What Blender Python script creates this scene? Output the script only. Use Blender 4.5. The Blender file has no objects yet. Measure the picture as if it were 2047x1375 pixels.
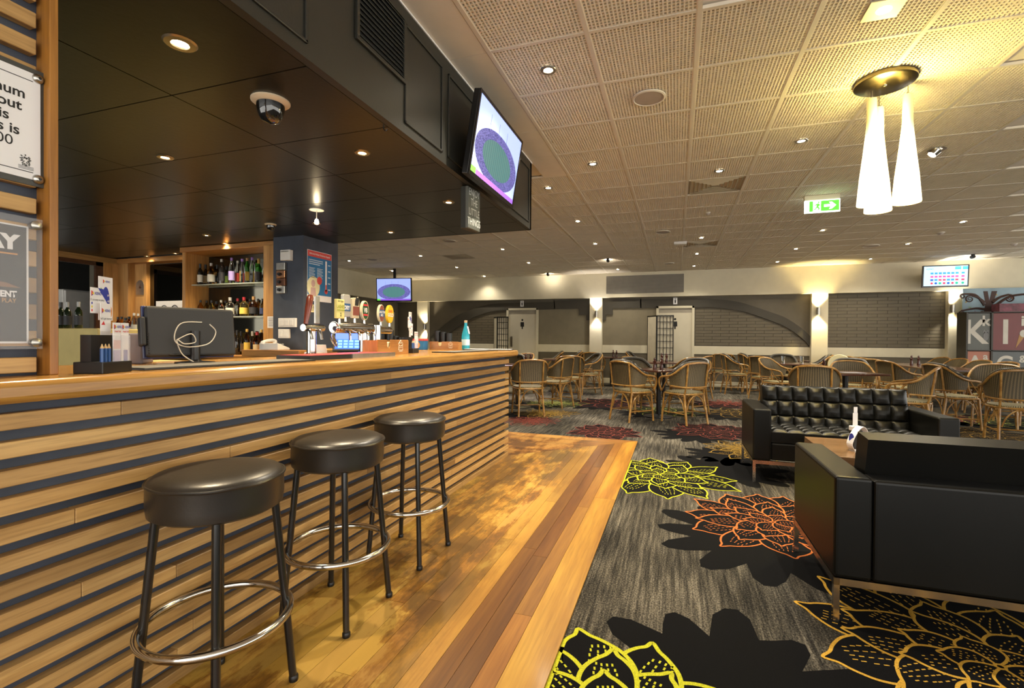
import bpy, bmesh, math, random
from mathutils import Vector, Matrix
random.seed(11)
SC = bpy.context.scene
COL = SC.collection
PI = math.pi
# ---------------------------------------------------------------- camera
FOC, YAW, PITCH, ROLL, EYE = 962.9, 0.3278, -0.0093, 0.0077, 1.16
def cam_axes():
    c, s = math.cos, math.sin
    F = Vector((-s(YAW)*c(PITCH), c(YAW)*c(PITCH), s(PITCH)))
    R = Vector((c(YAW), s(YAW), 0)); U = R.cross(F)
    return c(ROLL)*R+s(ROLL)*U, -s(ROLL)*R+c(ROLL)*U, F
CR, CU, CF = cam_axes()
cd = bpy.data.cameras.new('camera'); cam = bpy.data.objects.new('camera', cd); COL.objects.link(cam)
cd.sensor_width = 36; cd.lens = FOC/2047*36; cd.clip_start = .02; cd.clip_end = 200
m = Matrix.Identity(4)
for i in range(3):
    m[i][0], m[i][1], m[i][2] = CR[i], CU[i], -CF[i]
m.translation = (0, 0, EYE); cam.matrix_world = m; SC.camera = cam
# ---------------------------------------------------------------- world and exposure
W = bpy.data.worlds.new('world'); SC.world = W; W.use_nodes = True
W.node_tree.nodes['Background'].inputs[0].default_value = (1.0, .965, .89, 1)
W.node_tree.nodes['Background'].inputs[1].default_value = 2.1
vs = SC.view_settings
vs.view_transform = 'Standard'; vs.look = 'None'; vs.exposure = 0.70; vs.gamma = 1; vs.use_curve_mapping = False
SC.cycles.use_denoising = True
SC.cycles.max_bounces = 7; SC.cycles.diffuse_bounces = 4; SC.cycles.glossy_bounces = 4; SC.cycles.transmission_bounces = 6
SC.cycles.transparent_max_bounces = 12; SC.cycles.caustics_reflective = False; SC.cycles.caustics_refractive = False
SC.cycles.sample_clamp_indirect = 4.0
# ---------------------------------------------------------------- helpers: materials
MATS = {}
def srgb(h):
    if isinstance(h, str):
        h = h.lstrip('#'); v = [int(h[i:i+2], 16)/255 for i in (0, 2, 4)]
        return tuple(x/12.92 if x <= .04045 else ((x+.055)/1.055)**2.4 for x in v)+(1,)
    return tuple(h)+(1,) if len(h) == 3 else tuple(h)
def new_mat(name):
    m = bpy.data.materials.new(name); m.use_nodes = True
    nt = m.node_tree; MATS[name] = m
    return m, nt, nt.nodes['Principled BSDF']
def N(nt, typ, **kw):
    n = nt.nodes.new(typ)
    for k, v in kw.items():
        if k.startswith('i_'): n.inputs[k[2:].replace('_', ' ')].default_value = v
        elif k.startswith('n_'): n.inputs[int(k[2:])].default_value = v
        else: setattr(n, k, v)
    return n
def math_n(nt, op, a, b=None, c=None):
    n = nt.nodes.new('ShaderNodeMath'); n.operation = op
    for i, v in enumerate((a, b, c)):
        if v is None: continue
        if isinstance(v, (int, float)): n.inputs[i].default_value = v
        else: nt.links.new(v, n.inputs[i])
    return n.outputs[0]
def ramp(nt, fac, stops):
    r = nt.nodes.new('ShaderNodeValToRGB'); e = r.color_ramp.elements
    while len(e) < len(stops): e.new(.5)
    for i, (p, c) in enumerate(stops): e[i].position = p; e[i].color = srgb(c)
    nt.links.new(fac, r.inputs[0]); return r.outputs[0]
def mixc(nt, fac, a, b, blend='MIX'):
    n = nt.nodes.new('ShaderNodeMix'); n.data_type = 'RGBA'; n.blend_type = blend
    for s, v in ((n.inputs[0], fac), (n.inputs[6], a), (n.inputs[7], b)):
        if isinstance(v, (int, float)): s.default_value = v
        elif isinstance(v, (tuple, list, str)): s.default_value = srgb(v)
        else: nt.links.new(v, s)
    return n.outputs[2]
def bump(nt, bs, h, strength=.3, dist=.002):
    b = nt.nodes.new('ShaderNodeBump'); b.inputs['Strength'].default_value = strength; b.inputs['Distance'].default_value = dist
    nt.links.new(h, b.inputs['Height']); nt.links.new(b.outputs[0], bs.inputs['Normal'])
def coords(nt, scale=(1, 1, 1), kind='Object', rnd=False):
    t = nt.nodes.new('ShaderNodeTexCoord'); mp = nt.nodes.new('ShaderNodeMapping')
    mp.inputs['Scale'].default_value = scale
    nt.links.new(t.outputs[kind], mp.inputs[0])
    if rnd:
        oi = nt.nodes.new('ShaderNodeObjectInfo'); v = nt.nodes.new('ShaderNodeCombineXYZ')
        r = math_n(nt, 'MULTIPLY', oi.outputs['Random'], 37.0)
        for i in range(3): nt.links.new(r, v.inputs[i])
        nt.links.new(v.outputs[0], mp.inputs['Location'])
    return mp.outputs[0]
def noise(nt, vec, scale, detail=3, rough=.5, out=0):
    n = nt.nodes.new('ShaderNodeTexNoise'); n.inputs['Scale'].default_value = scale
    n.inputs['Detail'].default_value = detail; n.inputs['Roughness'].default_value = rough
    nt.links.new(vec, n.inputs['Vector']); return n.outputs[out]
def plain(name, col, rough=.5, metal=0, var=.06, nscale=6, bmp=0, coat=0, emit=0, spec=.5):
    """flat paint / plastic with a little tone variation"""
    if name in MATS: return MATS[name]
    m, nt, b = new_mat(name)
    c = srgb(col)
    v = coords(nt); n = noise(nt, v, nscale)
    lo = tuple(x*(1-var) for x in c[:3]); hi = tuple(min(1, x*(1+var)) for x in c[:3])
    out = ramp(nt, n, ((.3, lo), (.7, hi)))
    nt.links.new(out, b.inputs['Base Color'])
    b.inputs['Roughness'].default_value = rough; b.inputs['Metallic'].default_value = metal
    b.inputs['Coat Weight'].default_value = coat; b.inputs['Specular IOR Level'].default_value = spec
    if bmp: bump(nt, b, noise(nt, coords(nt), bmp, 4), .25, .002)
    if emit:
        nt.links.new(out, b.inputs['Emission Color']); b.inputs['Emission Strength'].default_value = emit
    return m
def wood(name, lo, mid, hi, axis='y', scale=1.0, rough=.42, tint=.35, coat=0.0, fine=60):
    if name in MATS: return MATS[name]
    m, nt, b = new_mat(name)
    sc = [14*scale]*3; sc['xyz'.index(axis)] = .9*scale
    v = coords(nt, tuple(sc), rnd=True)
    n1 = noise(nt, v, 1.0, 4, .6)
    sc2 = [fine*scale]*3; sc2['xyz'.index(axis)] = 3*scale
    n2 = noise(nt, coords(nt, tuple(sc2), rnd=True), 1.6, 3, .6)
    col = ramp(nt, n1, ((.25, lo), (.5, mid), (.75, hi)))
    grain = ramp(nt, n2, ((.35, (.55, .5, .45)), (.55, (1, 1, 1))))
    col = mixc(nt, .55, col, grain, 'MULTIPLY')
    oi = nt.nodes.new('ShaderNodeObjectInfo')
    t = ramp(nt, oi.outputs['Random'], ((0, (1-tint, 1-tint*1.1, 1-tint*1.2)), (.5, (1, .97, .93)), (1, (1+tint*.4, 1+tint*.3, 1+tint*.1))))
    col = mixc(nt, 1.0, col, t, 'MULTIPLY')
    nt.links.new(col, b.inputs['Base Color'])
    b.inputs['Roughness'].default_value = rough; b.inputs['Coat Weight'].default_value = coat; b.inputs['Coat Roughness'].default_value = .15
    bump(nt, b, n2, .12, .001)
    return m
def emis(name, col, strength):
    if name in MATS: return MATS[name]
    m, nt, b = new_mat(name)
    b.inputs['Base Color'].default_value = srgb(col)
    b.inputs['Emission Color'].default_value = srgb(col); b.inputs['Emission Strength'].default_value = strength
    return m
def glass(name, col, rough=.02, alpha=None):
    if name in MATS: return MATS[name]
    m, nt, b = new_mat(name)
    b.inputs['Base Color'].default_value = srgb(col); b.inputs['Roughness'].default_value = rough
    b.inputs['Transmission Weight'].default_value = 1; b.inputs['IOR'].default_value = 1.45
    if alpha is not None:
        b.inputs['Transmission Weight'].default_value = 0; b.inputs['Alpha'].default_value = alpha
    return m
# ---------------------------------------------------------------- helpers: meshes
class MB:
    def __init__(s): s.v = []; s.f = []; s.mi = []; s.uv = {}
    def _a(s, vs, fs, mi=0):
        o = len(s.v); s.v += [tuple(p) for p in vs]
        for f in fs: s.f.append(tuple(o+i for i in f)); s.mi.append(mi)
        return s
    def box(s, x0, x1, y0, y1, z0, z1, mi=0):
        return s._a([(x0,y0,z0),(x1,y0,z0),(x1,y1,z0),(x0,y1,z0),(x0,y0,z1),(x1,y0,z1),(x1,y1,z1),(x0,y1,z1)],
                    [(0,3,2,1),(4,5,6,7),(0,1,5,4),(1,2,6,5),(2,3,7,6),(3,0,4,7)], mi)
    def cbox(s, c, d, rz=0, mi=0, rx=0, ry=0):
        M = Matrix.Translation(c) @ Matrix.Rotation(rz,4,'Z') @ Matrix.Rotation(ry,4,'Y') @ Matrix.Rotation(rx,4,'X')
        o = len(s.v); s.box(-d[0]/2,d[0]/2,-d[1]/2,d[1]/2,-d[2]/2,d[2]/2,mi)
        for i in range(o, len(s.v)): s.v[i] = tuple(M @ Vector(s.v[i]))
        return s
    def quad(s, a, b, c, d, mi=0): return s._a([a,b,c,d], [(0,1,2,3)], mi)
    def prism(s, pts, z0, z1, mi=0, axis='z'):
        n = len(pts)
        def P(p, h): return {'z': (p[0],p[1],h), 'y': (p[0],h,p[1]), 'x': (h,p[0],p[1])}[axis]
        vs = [P(p,z0) for p in pts]+[P(p,z1) for p in pts]
        fs = [tuple(range(n-1,-1,-1)), tuple(range(n,2*n))]+[(i,(i+1)%n,n+(i+1)%n,n+i) for i in range(n)]
        return s._a(vs, fs, mi)
    def poly(s, pts, mi=0): return s._a(pts, [tuple(range(len(pts)))], mi)
    def lathe(s, prof, c=(0,0,0), seg=20, mi=0, axis='z', cap=True):
        vs = []; fs = []
        for r, h in prof:
            for k in range(seg):
                a = 2*PI*k/seg; p = (r*math.cos(a), r*math.sin(a), h)
                if axis == 'y': p = (p[0], p[2], -p[1])
                if axis == 'x': p = (p[2], p[0], p[1])
                vs.append((c[0]+p[0], c[1]+p[1], c[2]+p[2]))
        n = len(prof)
        for i in range(n-1):
            for k in range(seg):
                fs.append((i*seg+k, i*seg+(k+1)%seg, (i+1)*seg+(k+1)%seg, (i+1)*seg+k))
        if cap:
            if prof[0][0] > 1e-6: fs.append(tuple(range(seg-1,-1,-1)))
            if prof[-1][0] > 1e-6: fs.append(tuple((n-1)*seg+k for k in range(seg)))
        return s._a(vs, fs, mi)
    def tube(s, path, r, seg=8, mi=0, closed=False, cap=True):
        P = [Vector(p) for p in path]; n = len(P); rr = r if isinstance(r, (list, tuple)) else [r]*n
        vs = []; up = None
        for i, p in enumerate(P):
            if closed: t = (P[(i+1)%n]-P[i-1]).normalized()
            else: t = (P[min(i+1,n-1)]-P[max(i-1,0)]).normalized()
            if up is None:
                up = Vector((0,0,1)) if abs(t.z) < .9 else Vector((1,0,0))
            a = t.cross(up).normalized() if t.cross(up).length > 1e-6 else t.orthogonal().normalized()
            up = a.cross(t).normalized()
            for k in range(seg):
                an = 2*PI*k/seg
                vs.append(p+a*math.cos(an)*rr[i]+up*math.sin(an)*rr[i])
        fs = []
        for i in range(n if closed else n-1):
            j = (i+1)%n
            for k in range(seg): fs.append((i*seg+k, j*seg+k, j*seg+(k+1)%seg, i*seg+(k+1)%seg))
        if not closed and cap: fs += [tuple(range(seg)), tuple((n-1)*seg+k for k in range(seg-1,-1,-1))]
        return s._a(vs, fs, mi)
    def grid(s, fn, nu, nv, mi=0, uv=True):
        o = len(s.v); fo = len(s.f)
        vs = [fn(i/nu, j/nv) for j in range(nv+1) for i in range(nu+1)]
        fs = [(j*(nu+1)+i, j*(nu+1)+i+1, (j+1)*(nu+1)+i+1, (j+1)*(nu+1)+i) for j in range(nv) for i in range(nu)]
        s._a(vs, fs, mi)
        if uv:
            for q, (j, i) in enumerate((j, i) for j in range(nv) for i in range(nu)):
                s.uv[fo+q] = [(i/nu,j/nv),((i+1)/nu,j/nv),((i+1)/nu,(j+1)/nv),(i/nu,(j+1)/nv)]
        return s
    def mesh(s, name):
        me = bpy.data.meshes.new(name); me.from_pydata(s.v, [], s.f)
        me.polygons.foreach_set('material_index', s.mi)
        if s.uv:
            l = me.uv_layers.new(name='UVMap')
            for fi, uvs in s.uv.items():
                for li, q in zip(me.polygons[fi].loop_indices, uvs): l.data[li].uv = q
        me.update(); return me
def catmull(P, n=6, closed=False):
    P = [Vector(p) for p in P]; out = []; L = len(P)
    for i in range(L if closed else L-1):
        if closed: a, b, c, d = P[i-1], P[i], P[(i+1)%L], P[(i+2)%L]
        else: a, b, c, d = P[max(i-1,0)], P[i], P[i+1], P[min(i+2,L-1)]
        for k in range(n):
            t = k/n
            out.append(.5*((2*b)+(c-a)*t+(2*a-5*b+4*c-d)*t*t+(3*b-a-3*c+d)*t**3))
    if not closed: out.append(P[-1])
    return out
def smooth(me, ang=40):
    me.polygons.foreach_set('use_smooth', [True]*len(me.polygons))
    try: me.set_sharp_from_angle(angle=math.radians(ang))
    except Exception: pass
def obj(name, mb, mats, parent=None, loc=(0,0,0), rot=(0,0,0), sm=False, bev=0, kind=None, seg=2):
    me = mb if isinstance(mb, bpy.types.Mesh) else mb.mesh(name)
    if not isinstance(mats, (list, tuple)): mats = [mats]
    if not me.materials:
        for q in mats: me.materials.append(q)
    if sm: smooth(me)
    o = bpy.data.objects.new(name, me); COL.objects.link(o)
    o.location = loc; o.rotation_euler = rot
    if parent: o.parent = parent
    if bev:
        b = o.modifiers.new('bevel', 'BEVEL'); b.width = bev; b.segments = seg; b.limit_method = 'ANGLE'
    if kind: o['kind'] = kind
    return o
def tag(o, label, cat, group=None, kind=None):
    o['label'] = label; o['category'] = cat
    if group: o['group'] = group
    if kind: o['kind'] = kind
    return o
def thing(name, label, cat, loc=(0,0,0), rz=0, group=None):
    o = bpy.data.objects.new(name, None); COL.objects.link(o); o.empty_display_size = .1
    o.location = loc; o.rotation_euler = (0,0,rz)
    return tag(o, label, cat, group)
def dup(root, loc, rz=0, label=None, scale=None):
    r = root.copy(); COL.objects.link(r); r.location = loc; r.rotation_euler = (0,0,rz)
    if label: r['label'] = label
    if scale: r.scale = scale
    for ch in list(root.children):
        c = ch.copy(); COL.objects.link(c); c.parent = r
        for g in ch.children:
            d = g.copy(); COL.objects.link(d); d.parent = c
    return r
def text_mesh(txt, size, align='CENTER', bold=0.0, space=1.0, xs=1.0):
    cu = bpy.data.curves.new('lettering', 'FONT'); cu.body = txt; cu.size = size; cu.align_x = align; cu.align_y = 'CENTER'
    cu.offset = bold; cu.space_character = space; cu.fill_mode = 'FRONT'
    o = bpy.data.objects.new('lettering', cu); COL.objects.link(o)
    bpy.context.view_layer.update()
    me = bpy.data.meshes.new_from_object(o.evaluated_get(bpy.context.evaluated_depsgraph_get()))
    bpy.data.objects.remove(o); bpy.data.curves.remove(cu)
    if xs != 1:
        for v in me.vertices: v.co.x *= xs
    return me
def lettering(txt, size, mat, parent, loc, rot, align='CENTER', bold=0.0, name='lettering', xs=1.0, space=1.0):
    me = text_mesh(txt, size, align, bold, space, xs); me.materials.clear(); me.materials.append(mat)
    o = bpy.data.objects.new(name, me); COL.objects.link(o); o.location = loc; o.rotation_euler = rot
    if parent: o.parent = parent
    return o
FACE_XP = (PI/2, 0, PI/2)      # text lying in a plane whose normal is +x
FACE_YM = (PI/2, 0, 0)         # normal -y
def ell(cx, cy, rx, ry, n=24): return [(cx+rx*math.cos(2*PI*k/n), cy+ry*math.sin(2*PI*k/n)) for k in range(n)]
def spot(loc, power, angle=100, blend=.8, col=(1, .86, .66), r=.03, parent=None, target=None):
    l = bpy.data.lights.new('lamp_light', 'SPOT'); l.energy = power; l.spot_size = math.radians(angle); l.spot_blend = blend
    l.color = col; l.shadow_soft_size = r
    o = bpy.data.objects.new('lamp_light', l); COL.objects.link(o); o.location = loc
    if target is not None: o.rotation_euler = (Vector(target)-Vector(loc)).to_track_quat('-Z', 'Y').to_euler()
    if parent: o.parent = parent
    return o
def point(loc, power, col=(1, .86, .66), r=.05, parent=None):
    l = bpy.data.lights.new('lamp_light', 'POINT'); l.energy = power; l.color = col; l.shadow_soft_size = r
    o = bpy.data.objects.new('lamp_light', l); COL.objects.link(o); o.location = loc
    if parent: o.parent = parent
    return o
def ray_px(x, y): return CF+CR*((x-1023.5)/FOC)-CU*((y-687.5)/FOC)
def at_z(x, y, z):
    d = ray_px(x, y); t = (z-EYE)/d.z; return Vector((0,0,EYE))+d*t
def at_y(x, y, v):
    d = ray_px(x, y); return Vector((0,0,EYE))+d*(v/d.y)
def at_x(x, y, v):
    d = ray_px(x, y); return Vector((0,0,EYE))+d*(v/d.x)
def seen(p, mg=60):
    d = Vector(p)-Vector((0,0,EYE)); z = d.dot(CF)
    if z < .2: return False
    x = 1023.5+FOC*d.dot(CR)/z; y = 687.5-FOC*d.dot(CU)/z
    return -mg < x < 2047+mg and -mg < y < 1375+mg
# ================================================================ materials
M_tile = plain('ceiling_tile_paint', (.86,.79,.66), .75, var=.04)
M_tee = plain('ceiling_tee_paint', (.74,.68,.57), .6, var=.03)
M_flat = plain('ceiling_board_paint', (.82,.75,.65), .75, var=.03)
M_black = plain('black_satin_paint', (.011,.0105,.007), .30, var=.15, nscale=3, bmp=40)
M_bulk = plain('bulkhead_paint', (.022,.022,.018), .42, var=.12, nscale=2, bmp=60)
M_gap = plain('seam_black', (.004,.004,.004), .8)
M_navy = plain('navy_backing', (.045,.055,.080), .55, var=.2, nscale=5)
M_white = plain('white_plastic', (.75,.73,.70), .4)
M_paper = plain('paper_white', (.80,.79,.80), .6, var=.02)
M_cream = plain('cream_wall_paint', (.70,.64,.48), .7, var=.03)
M_taupe = plain('taupe_wall_paint', (.135,.115,.082), .7, var=.06)
M_taupe_l = plain('taupe_light_paint', (.24,.205,.135), .7, var=.05)
M_arch = plain('arch_dark_paint', (.060,.052,.038), .65, var=.05)
M_grout = plain('grout_taupe', (.080,.069,.050), .8)
M_chrome = plain('chrome', (.62,.60,.56), .12, metal=1, var=.02)
M_steel = plain('brushed_steel', (.50,.48,.44), .3, metal=1, var=.1, nscale=30)
M_blackp = plain('black_plastic', (.006,.006,.0065), .38, var=.1)
M_ink = plain('black_ink', (.01,.01,.01), .6)
M_leather = None
M_door = plain('door_paint', (.66,.60,.46), .6, var=.02)
slat_w = wood('slat_timber', (.33,.19,.065), (.47,.29,.11), (.62,.42,.18), 'y', 1.0, .45, .42)
slat_x = wood('slat_timber_cross', (.33,.19,.065), (.47,.29,.11), (.62,.42,.18), 'x', 1.0, .45, .42)
top_w = wood('counter_timber', (.36,.17,.035), (.52,.27,.06), (.66,.38,.11), 'y', .8, .26, .1, coat=.4)
top_x = wood('counter_timber_cross', (.36,.17,.035), (.52,.27,.06), (.66,.38,.11), 'x', .8, .26, .1, coat=.4)
post_w = wood('post_timber', (.28,.11,.02), (.40,.18,.035), (.50,.25,.06), 'z', .8, .35, .1)
pan_w = wood('panel_timber', (.36,.17,.05), (.50,.27,.09), (.60,.35,.14), 'z', .7, .38, .12)
panx_w = wood('panel_timber_cross', (.30,.13,.04), (.42,.20,.06), (.52,.28,.1), 'x', .7, .38, .12)
dark_w = wood('dark_timber', (.05,.022,.012), (.085,.038,.02), (.12,.055,.03), 'x', 1, .3, .15, coat=.3)
def floor_timber(name, axis):
    if name in MATS: return MATS[name]
    m, nt, b = new_mat(name)
    sc = [10]*3; sc['xyz'.index(axis)] = .8
    n1 = noise(nt, coords(nt, tuple(sc), rnd=True), 1, 4, .6)
    sc = [70]*3; sc['xyz'.index(axis)] = 2.5
    n2 = noise(nt, coords(nt, tuple(sc), rnd=True), 1.4, 3, .6)
    col = ramp(nt, n1, ((.25, (.20,.085,.018)), (.5, (.33,.165,.034)), (.78, (.47,.27,.062))))
    col = mixc(nt, .35, col, ramp(nt, n2, ((.35, (.5,.45,.4)), (.55, (1,1,1)))), 'MULTIPLY')
    # worn varnish: greyish and pale patches with ragged edges
    w = noise(nt, coords(nt, (1.0,.6,1)), 1.9, 2, .55); w2 = noise(nt, coords(nt, (6,2.2,6)), 3.0, 6, .72)
    wm = math_n(nt, 'ADD', math_n(nt, 'MULTIPLY', w, .75), math_n(nt, 'MULTIPLY', w2, .45))
    fac = ramp(nt, wm, ((.63, (0,0,0)), (.67, (.8,.8,.8)), (.78, (.85,.85,.85))))
    fac2 = ramp(nt, math_n(nt, 'SUBTRACT', 1.22, wm), ((.60, (0,0,0)), (.66, (.7,.7,.7)), (.8, (.75,.75,.75))))
    sepx = nt.nodes.new('ShaderNodeSeparateXYZ'); nt.links.new(coords(nt), sepx.inputs[0])
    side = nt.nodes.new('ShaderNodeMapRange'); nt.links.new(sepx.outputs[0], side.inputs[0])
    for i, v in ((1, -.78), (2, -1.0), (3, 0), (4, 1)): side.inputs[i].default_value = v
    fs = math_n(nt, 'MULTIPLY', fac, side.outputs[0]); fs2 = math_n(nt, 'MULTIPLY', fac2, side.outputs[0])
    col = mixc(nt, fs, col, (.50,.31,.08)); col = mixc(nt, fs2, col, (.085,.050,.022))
    oi = nt.nodes.new('ShaderNodeObjectInfo')
    col = mixc(nt, 1.0, col, oi.outputs['Color'], 'MULTIPLY')
    nt.links.new(col, b.inputs['Base Color'])
    b.inputs['Roughness'].default_value = .38; b.inputs['Coat Weight'].default_value = .12; b.inputs['Coat Roughness'].default_value = .14; b.inputs['Specular IOR Level'].default_value = .35
    bump(nt, b, n2, .08, .001)
    return m
fl_y = floor_timber('floor_timber_long', 'y'); fl_x = floor_timber('floor_timber_cross', 'x')
def carpet():
    m, nt, b = new_mat('carpet_pile')
    v = coords(nt, (1,1,1))
    # ragged lines of tufts running along the room, broken into flecks
    wob = noise(nt, coords(nt, (1.2,1.2,1)), 1.2, 2)
    st = noise(nt, coords(nt, (52,2.3,1)), 1.0, 4, .7)
    fl = noise(nt, coords(nt, (150,110,1)), 1.0, 2, .6)
    big = noise(nt, coords(nt, (1.1,.8,1)), 1.0, 2, .5)
    a = math_n(nt, 'ADD', math_n(nt, 'MULTIPLY', st, .62), math_n(nt, 'MULTIPLY', fl, .55))
    a = math_n(nt, 'ADD', a, math_n(nt, 'MULTIPLY', math_n(nt, 'SUBTRACT', big, .5), .5))
    col = ramp(nt, a, ((.44, (.012,.011,.010)), (.56, (.050,.045,.036)), (.66, (.125,.110,.085)), (.80, (.30,.27,.21))))
    nt.links.new(col, b.inputs['Base Color']); b.inputs['Roughness'].default_value = .95
    b.inputs['Specular IOR Level'].default_value = .1
    bump(nt, b, noise(nt, coords(nt, (1,1,1)), 420, 2), .5, .004)
    return m
M_carpet = carpet()
def pile(name, col):
    m, nt, b = new_mat(name)
    n = noise(nt, coords(nt), 260, 2, .6); c = srgb(col)
    nt.links.new(ramp(nt, n, ((.3, tuple(x*.6 for x in c[:3])), (.7, tuple(min(1,x*1.25) for x in c[:3])))), b.inputs['Base Color'])
    b.inputs['Roughness'].default_value = .95; b.inputs['Specular IOR Level'].default_value = .1
    return m
# ================================================================ floor
YB, ZC = 13.2, 2.951
mb = MB(); mb.box(-9.4, 10.5, -3.0, 14.2, -.06, 0)
floor = tag(obj('floor', mb, M_carpet), 'charcoal patterned carpet floor of the whole lounge', 'carpet', kind='structure')
# raised timber apron around the bar: mitred planks
mb = MB(); mb.box(-6.0, -.40, -3.0, 5.66, .0005, .003)
tf = tag(obj('floor_timber', mb, M_gap), 'worn golden timber plank floor along the bar', 'timber floor', kind='structure')
xs = [-.40, -.553, -.631, -.709, -.789]
while xs[-1] > -1.62: xs.append(xs[-1]-.0785)
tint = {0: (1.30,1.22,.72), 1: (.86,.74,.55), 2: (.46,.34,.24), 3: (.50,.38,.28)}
for i in range(len(xs)-1):
    a, b_ = xs[i]-.0008, xs[i+1]+.0008
    ya = 5.66-(-.40-a); yb = 5.66-(-.40-b_)
    y0 = -2.9; cuts = [y0]
    while True:
        nx = cuts[-1]+random.uniform(1.3, 2.6)
        if nx > yb-.5: break
        cuts.append(nx)
    for k in range(len(cuts)):
        s0 = cuts[k]+.0008; last = k == len(cuts)-1
        pts = [(b_, s0), (a, s0), (a, ya if last else cuts[k+1]-.0008), (b_, yb if last else cuts[k+1]-.0008)]
        mb = MB(); mb.prism(pts, .003, .012)
        o = obj('plank', mb, fl_y, tf)
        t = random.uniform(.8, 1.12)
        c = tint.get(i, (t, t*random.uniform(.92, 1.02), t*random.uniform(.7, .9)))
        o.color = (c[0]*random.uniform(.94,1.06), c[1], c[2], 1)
j = 0
d = 0
while d < 1.6:
    w = .153 if j == 0 else .0785
    p0, p1 = d+.0008, d+w-.0008
    x_r0, x_r1 = -.40-p0, -.40-p1
    xl = -3.4
    if 5.66-p1 > 4.2:
        cut = min(-.40-random.uniform(.9, 2.2), x_r1-.3)
        for (l, r0, r1) in ((cut+.0008, x_r0, x_r1), (xl, cut-.0008, cut-.0008)):
            mb = MB(); mb.prism([(l, 5.66-p1), (r1, 5.66-p1), (r0, 5.66-p0), (l, 5.66-p0)], .003, .012)
            o = obj('plank', mb, fl_x, tf); t = random.uniform(.72, 1.05)
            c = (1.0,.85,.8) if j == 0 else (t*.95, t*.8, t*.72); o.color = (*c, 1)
    d += w; j += 1
# ================================================================ main ceiling
mb = MB(); mb.box(-9.4, 10.5, -3.0, 14.2, ZC+.026, ZC+.08)
ceil = tag(obj('ceiling', mb, M_flat), 'beige suspended tile ceiling over the lounge', 'ceiling', kind='structure')
SX, SY, OX, OY = .6138, .5885, -1.123, 2.812
def tile_mesh():
    mb = MB(); w, h = SX-.03, SY-.03
    mb.box(-w/2, w/2, -h/2, h/2, .021, .0245)
    n = 27
    for i in range(n+1):
        x = -w/2+w*i/n; mb.box(x-.0042, x+.0042, -h/2, h/2, 0, .0215)
    n = 22
    for i in range(n+1):
        y = -h/2+h*i/n; mb.box(-w/2, w/2, y-.0050, y+.0050, .004, .0215)
    return mb.mesh('ceiling_tile')
TM = tile_mesh()
tiles = []
skip = set()
def cell(x, y): return (math.floor((x-OX)/SX), math.floor((y-OY)/SY))
vent_cells = [(2, 5), (2, 11), (-6, 11)]
for i in range(-13, 15):
    for j in range(-5, 18):
        x, y = OX+(i+.5)*SX, OY+(j+.5)*SY
        if y > YB or x < -8.3: continue
        if i < 0 and j < 4: continue
        if (i, j) in vent_cells: continue
        if x < -1.45 and y < 4.75: continue
        if not seen((x, y, ZC), 40): continue
        tiles.append((x*x+y*y, x, y))
tiles.sort()
rest = MB()
for q, (_, x, y) in enumerate(tiles):
    if q < 300:
        o = obj('ceiling_tile', TM, M_tile, ceil, (x, y, ZC))
    else:
        w, h = SX-.03, SY-.03
        rest.box(x-w/2, x+w/2, y-h/2, y+h/2, ZC+.004, ZC+.016)
if rest.v:
    obj('ceiling_tile_far', rest, M_tile, ceil, kind='stuff')
for i in range(-13, 16):
    x = OX+i*SX; y0 = 4.72 if x < -1.5 else (-2.9 if i >= 0 else 5.1)
    mb = MB(); mb.box(x-.013, x+.013, y0, YB, ZC-.003, ZC+.018); obj('ceiling_tee', mb, M_tee, ceil)
for j in range(-5, 18):
    y = OY+j*SY; x0 = -8.3 if j >= 4 else OX
    mb = MB(); mb.box(x0, 9.0, y-.013, y+.013, ZC-.002, ZC+.017); obj('ceiling_cross_tee', mb, M_tee, ceil)
# plain margin boards beside the bulkhead
ys = [-2.9]+[OY+j*SY for j in range(-6, 5)]
for a, b_ in zip(ys, ys[1:]):
    mb = MB(); mb.box(-1.40, OX-.016, a+.0015, b_-.0015, ZC-.001, ZC+.015); obj('margin_board', mb, M_flat, ceil)
# ================================================================ bulkhead over the bar
BX, BZ, BY = -1.40, 2.27, 4.69
bulk = thing('ceiling_bulkhead', 'black panelled bulkhead hanging over the bar', 'bulkhead'); bulk['kind'] = 'structure'
mb = MB(); mb.box(BX-.04, BX, -3, BY, BZ, ZC); mb.box(-3.9, BX, BY-.04, BY, BZ, ZC)
obj('fascia', mb, M_bulk, bulk)
mb = MB(); mb.box(BX-.04, BX+.006, -3, BY+.006, ZC-.012, ZC-.002); mb.box(-3.9, BX, BY-.04, BY+.006, ZC-.012, ZC-.002)
obj('white_edge_trim', mb, M_paper, bulk)
# panel mouldings: shallow framed panels on the fascia
def fascia_panel(y0, y1, z0, z1):
    mb = MB(); t = .014
    for (a, b2, c, d2) in ((y0, y1, z0, z0+t), (y0, y1, z1-t, z1), (y0, y0+t, z0, z1), (y1-t, y1, z0, z1)):
        mb.box(BX-.001, BX+.010, a, b2, c, d2)
    obj('panel_moulding', mb, M_bulk, bulk, bev=.003)
for y0, y1 in ((-1.2,.35), (.42,1.555), (2.28,2.72), (2.80,3.95), (4.02,4.60)): fascia_panel(y0, y1, 2.325, 2.86)
mb = MB(); mb.box(-7.75, BX-.04, -3, BY, BZ+.012, BZ+.03); obj('soffit_backing', mb, M_gap, bulk)
xe = [BX-.04, -2.205, -3.405, -4.605, -5.805, -7.0, -7.75]; ye = [-2.0, -1.4, -.8, -.2, .4, 1.0, 1.60, 2.19, 2.725, 3.25, 3.79, 4.33, BY-.04]
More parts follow.
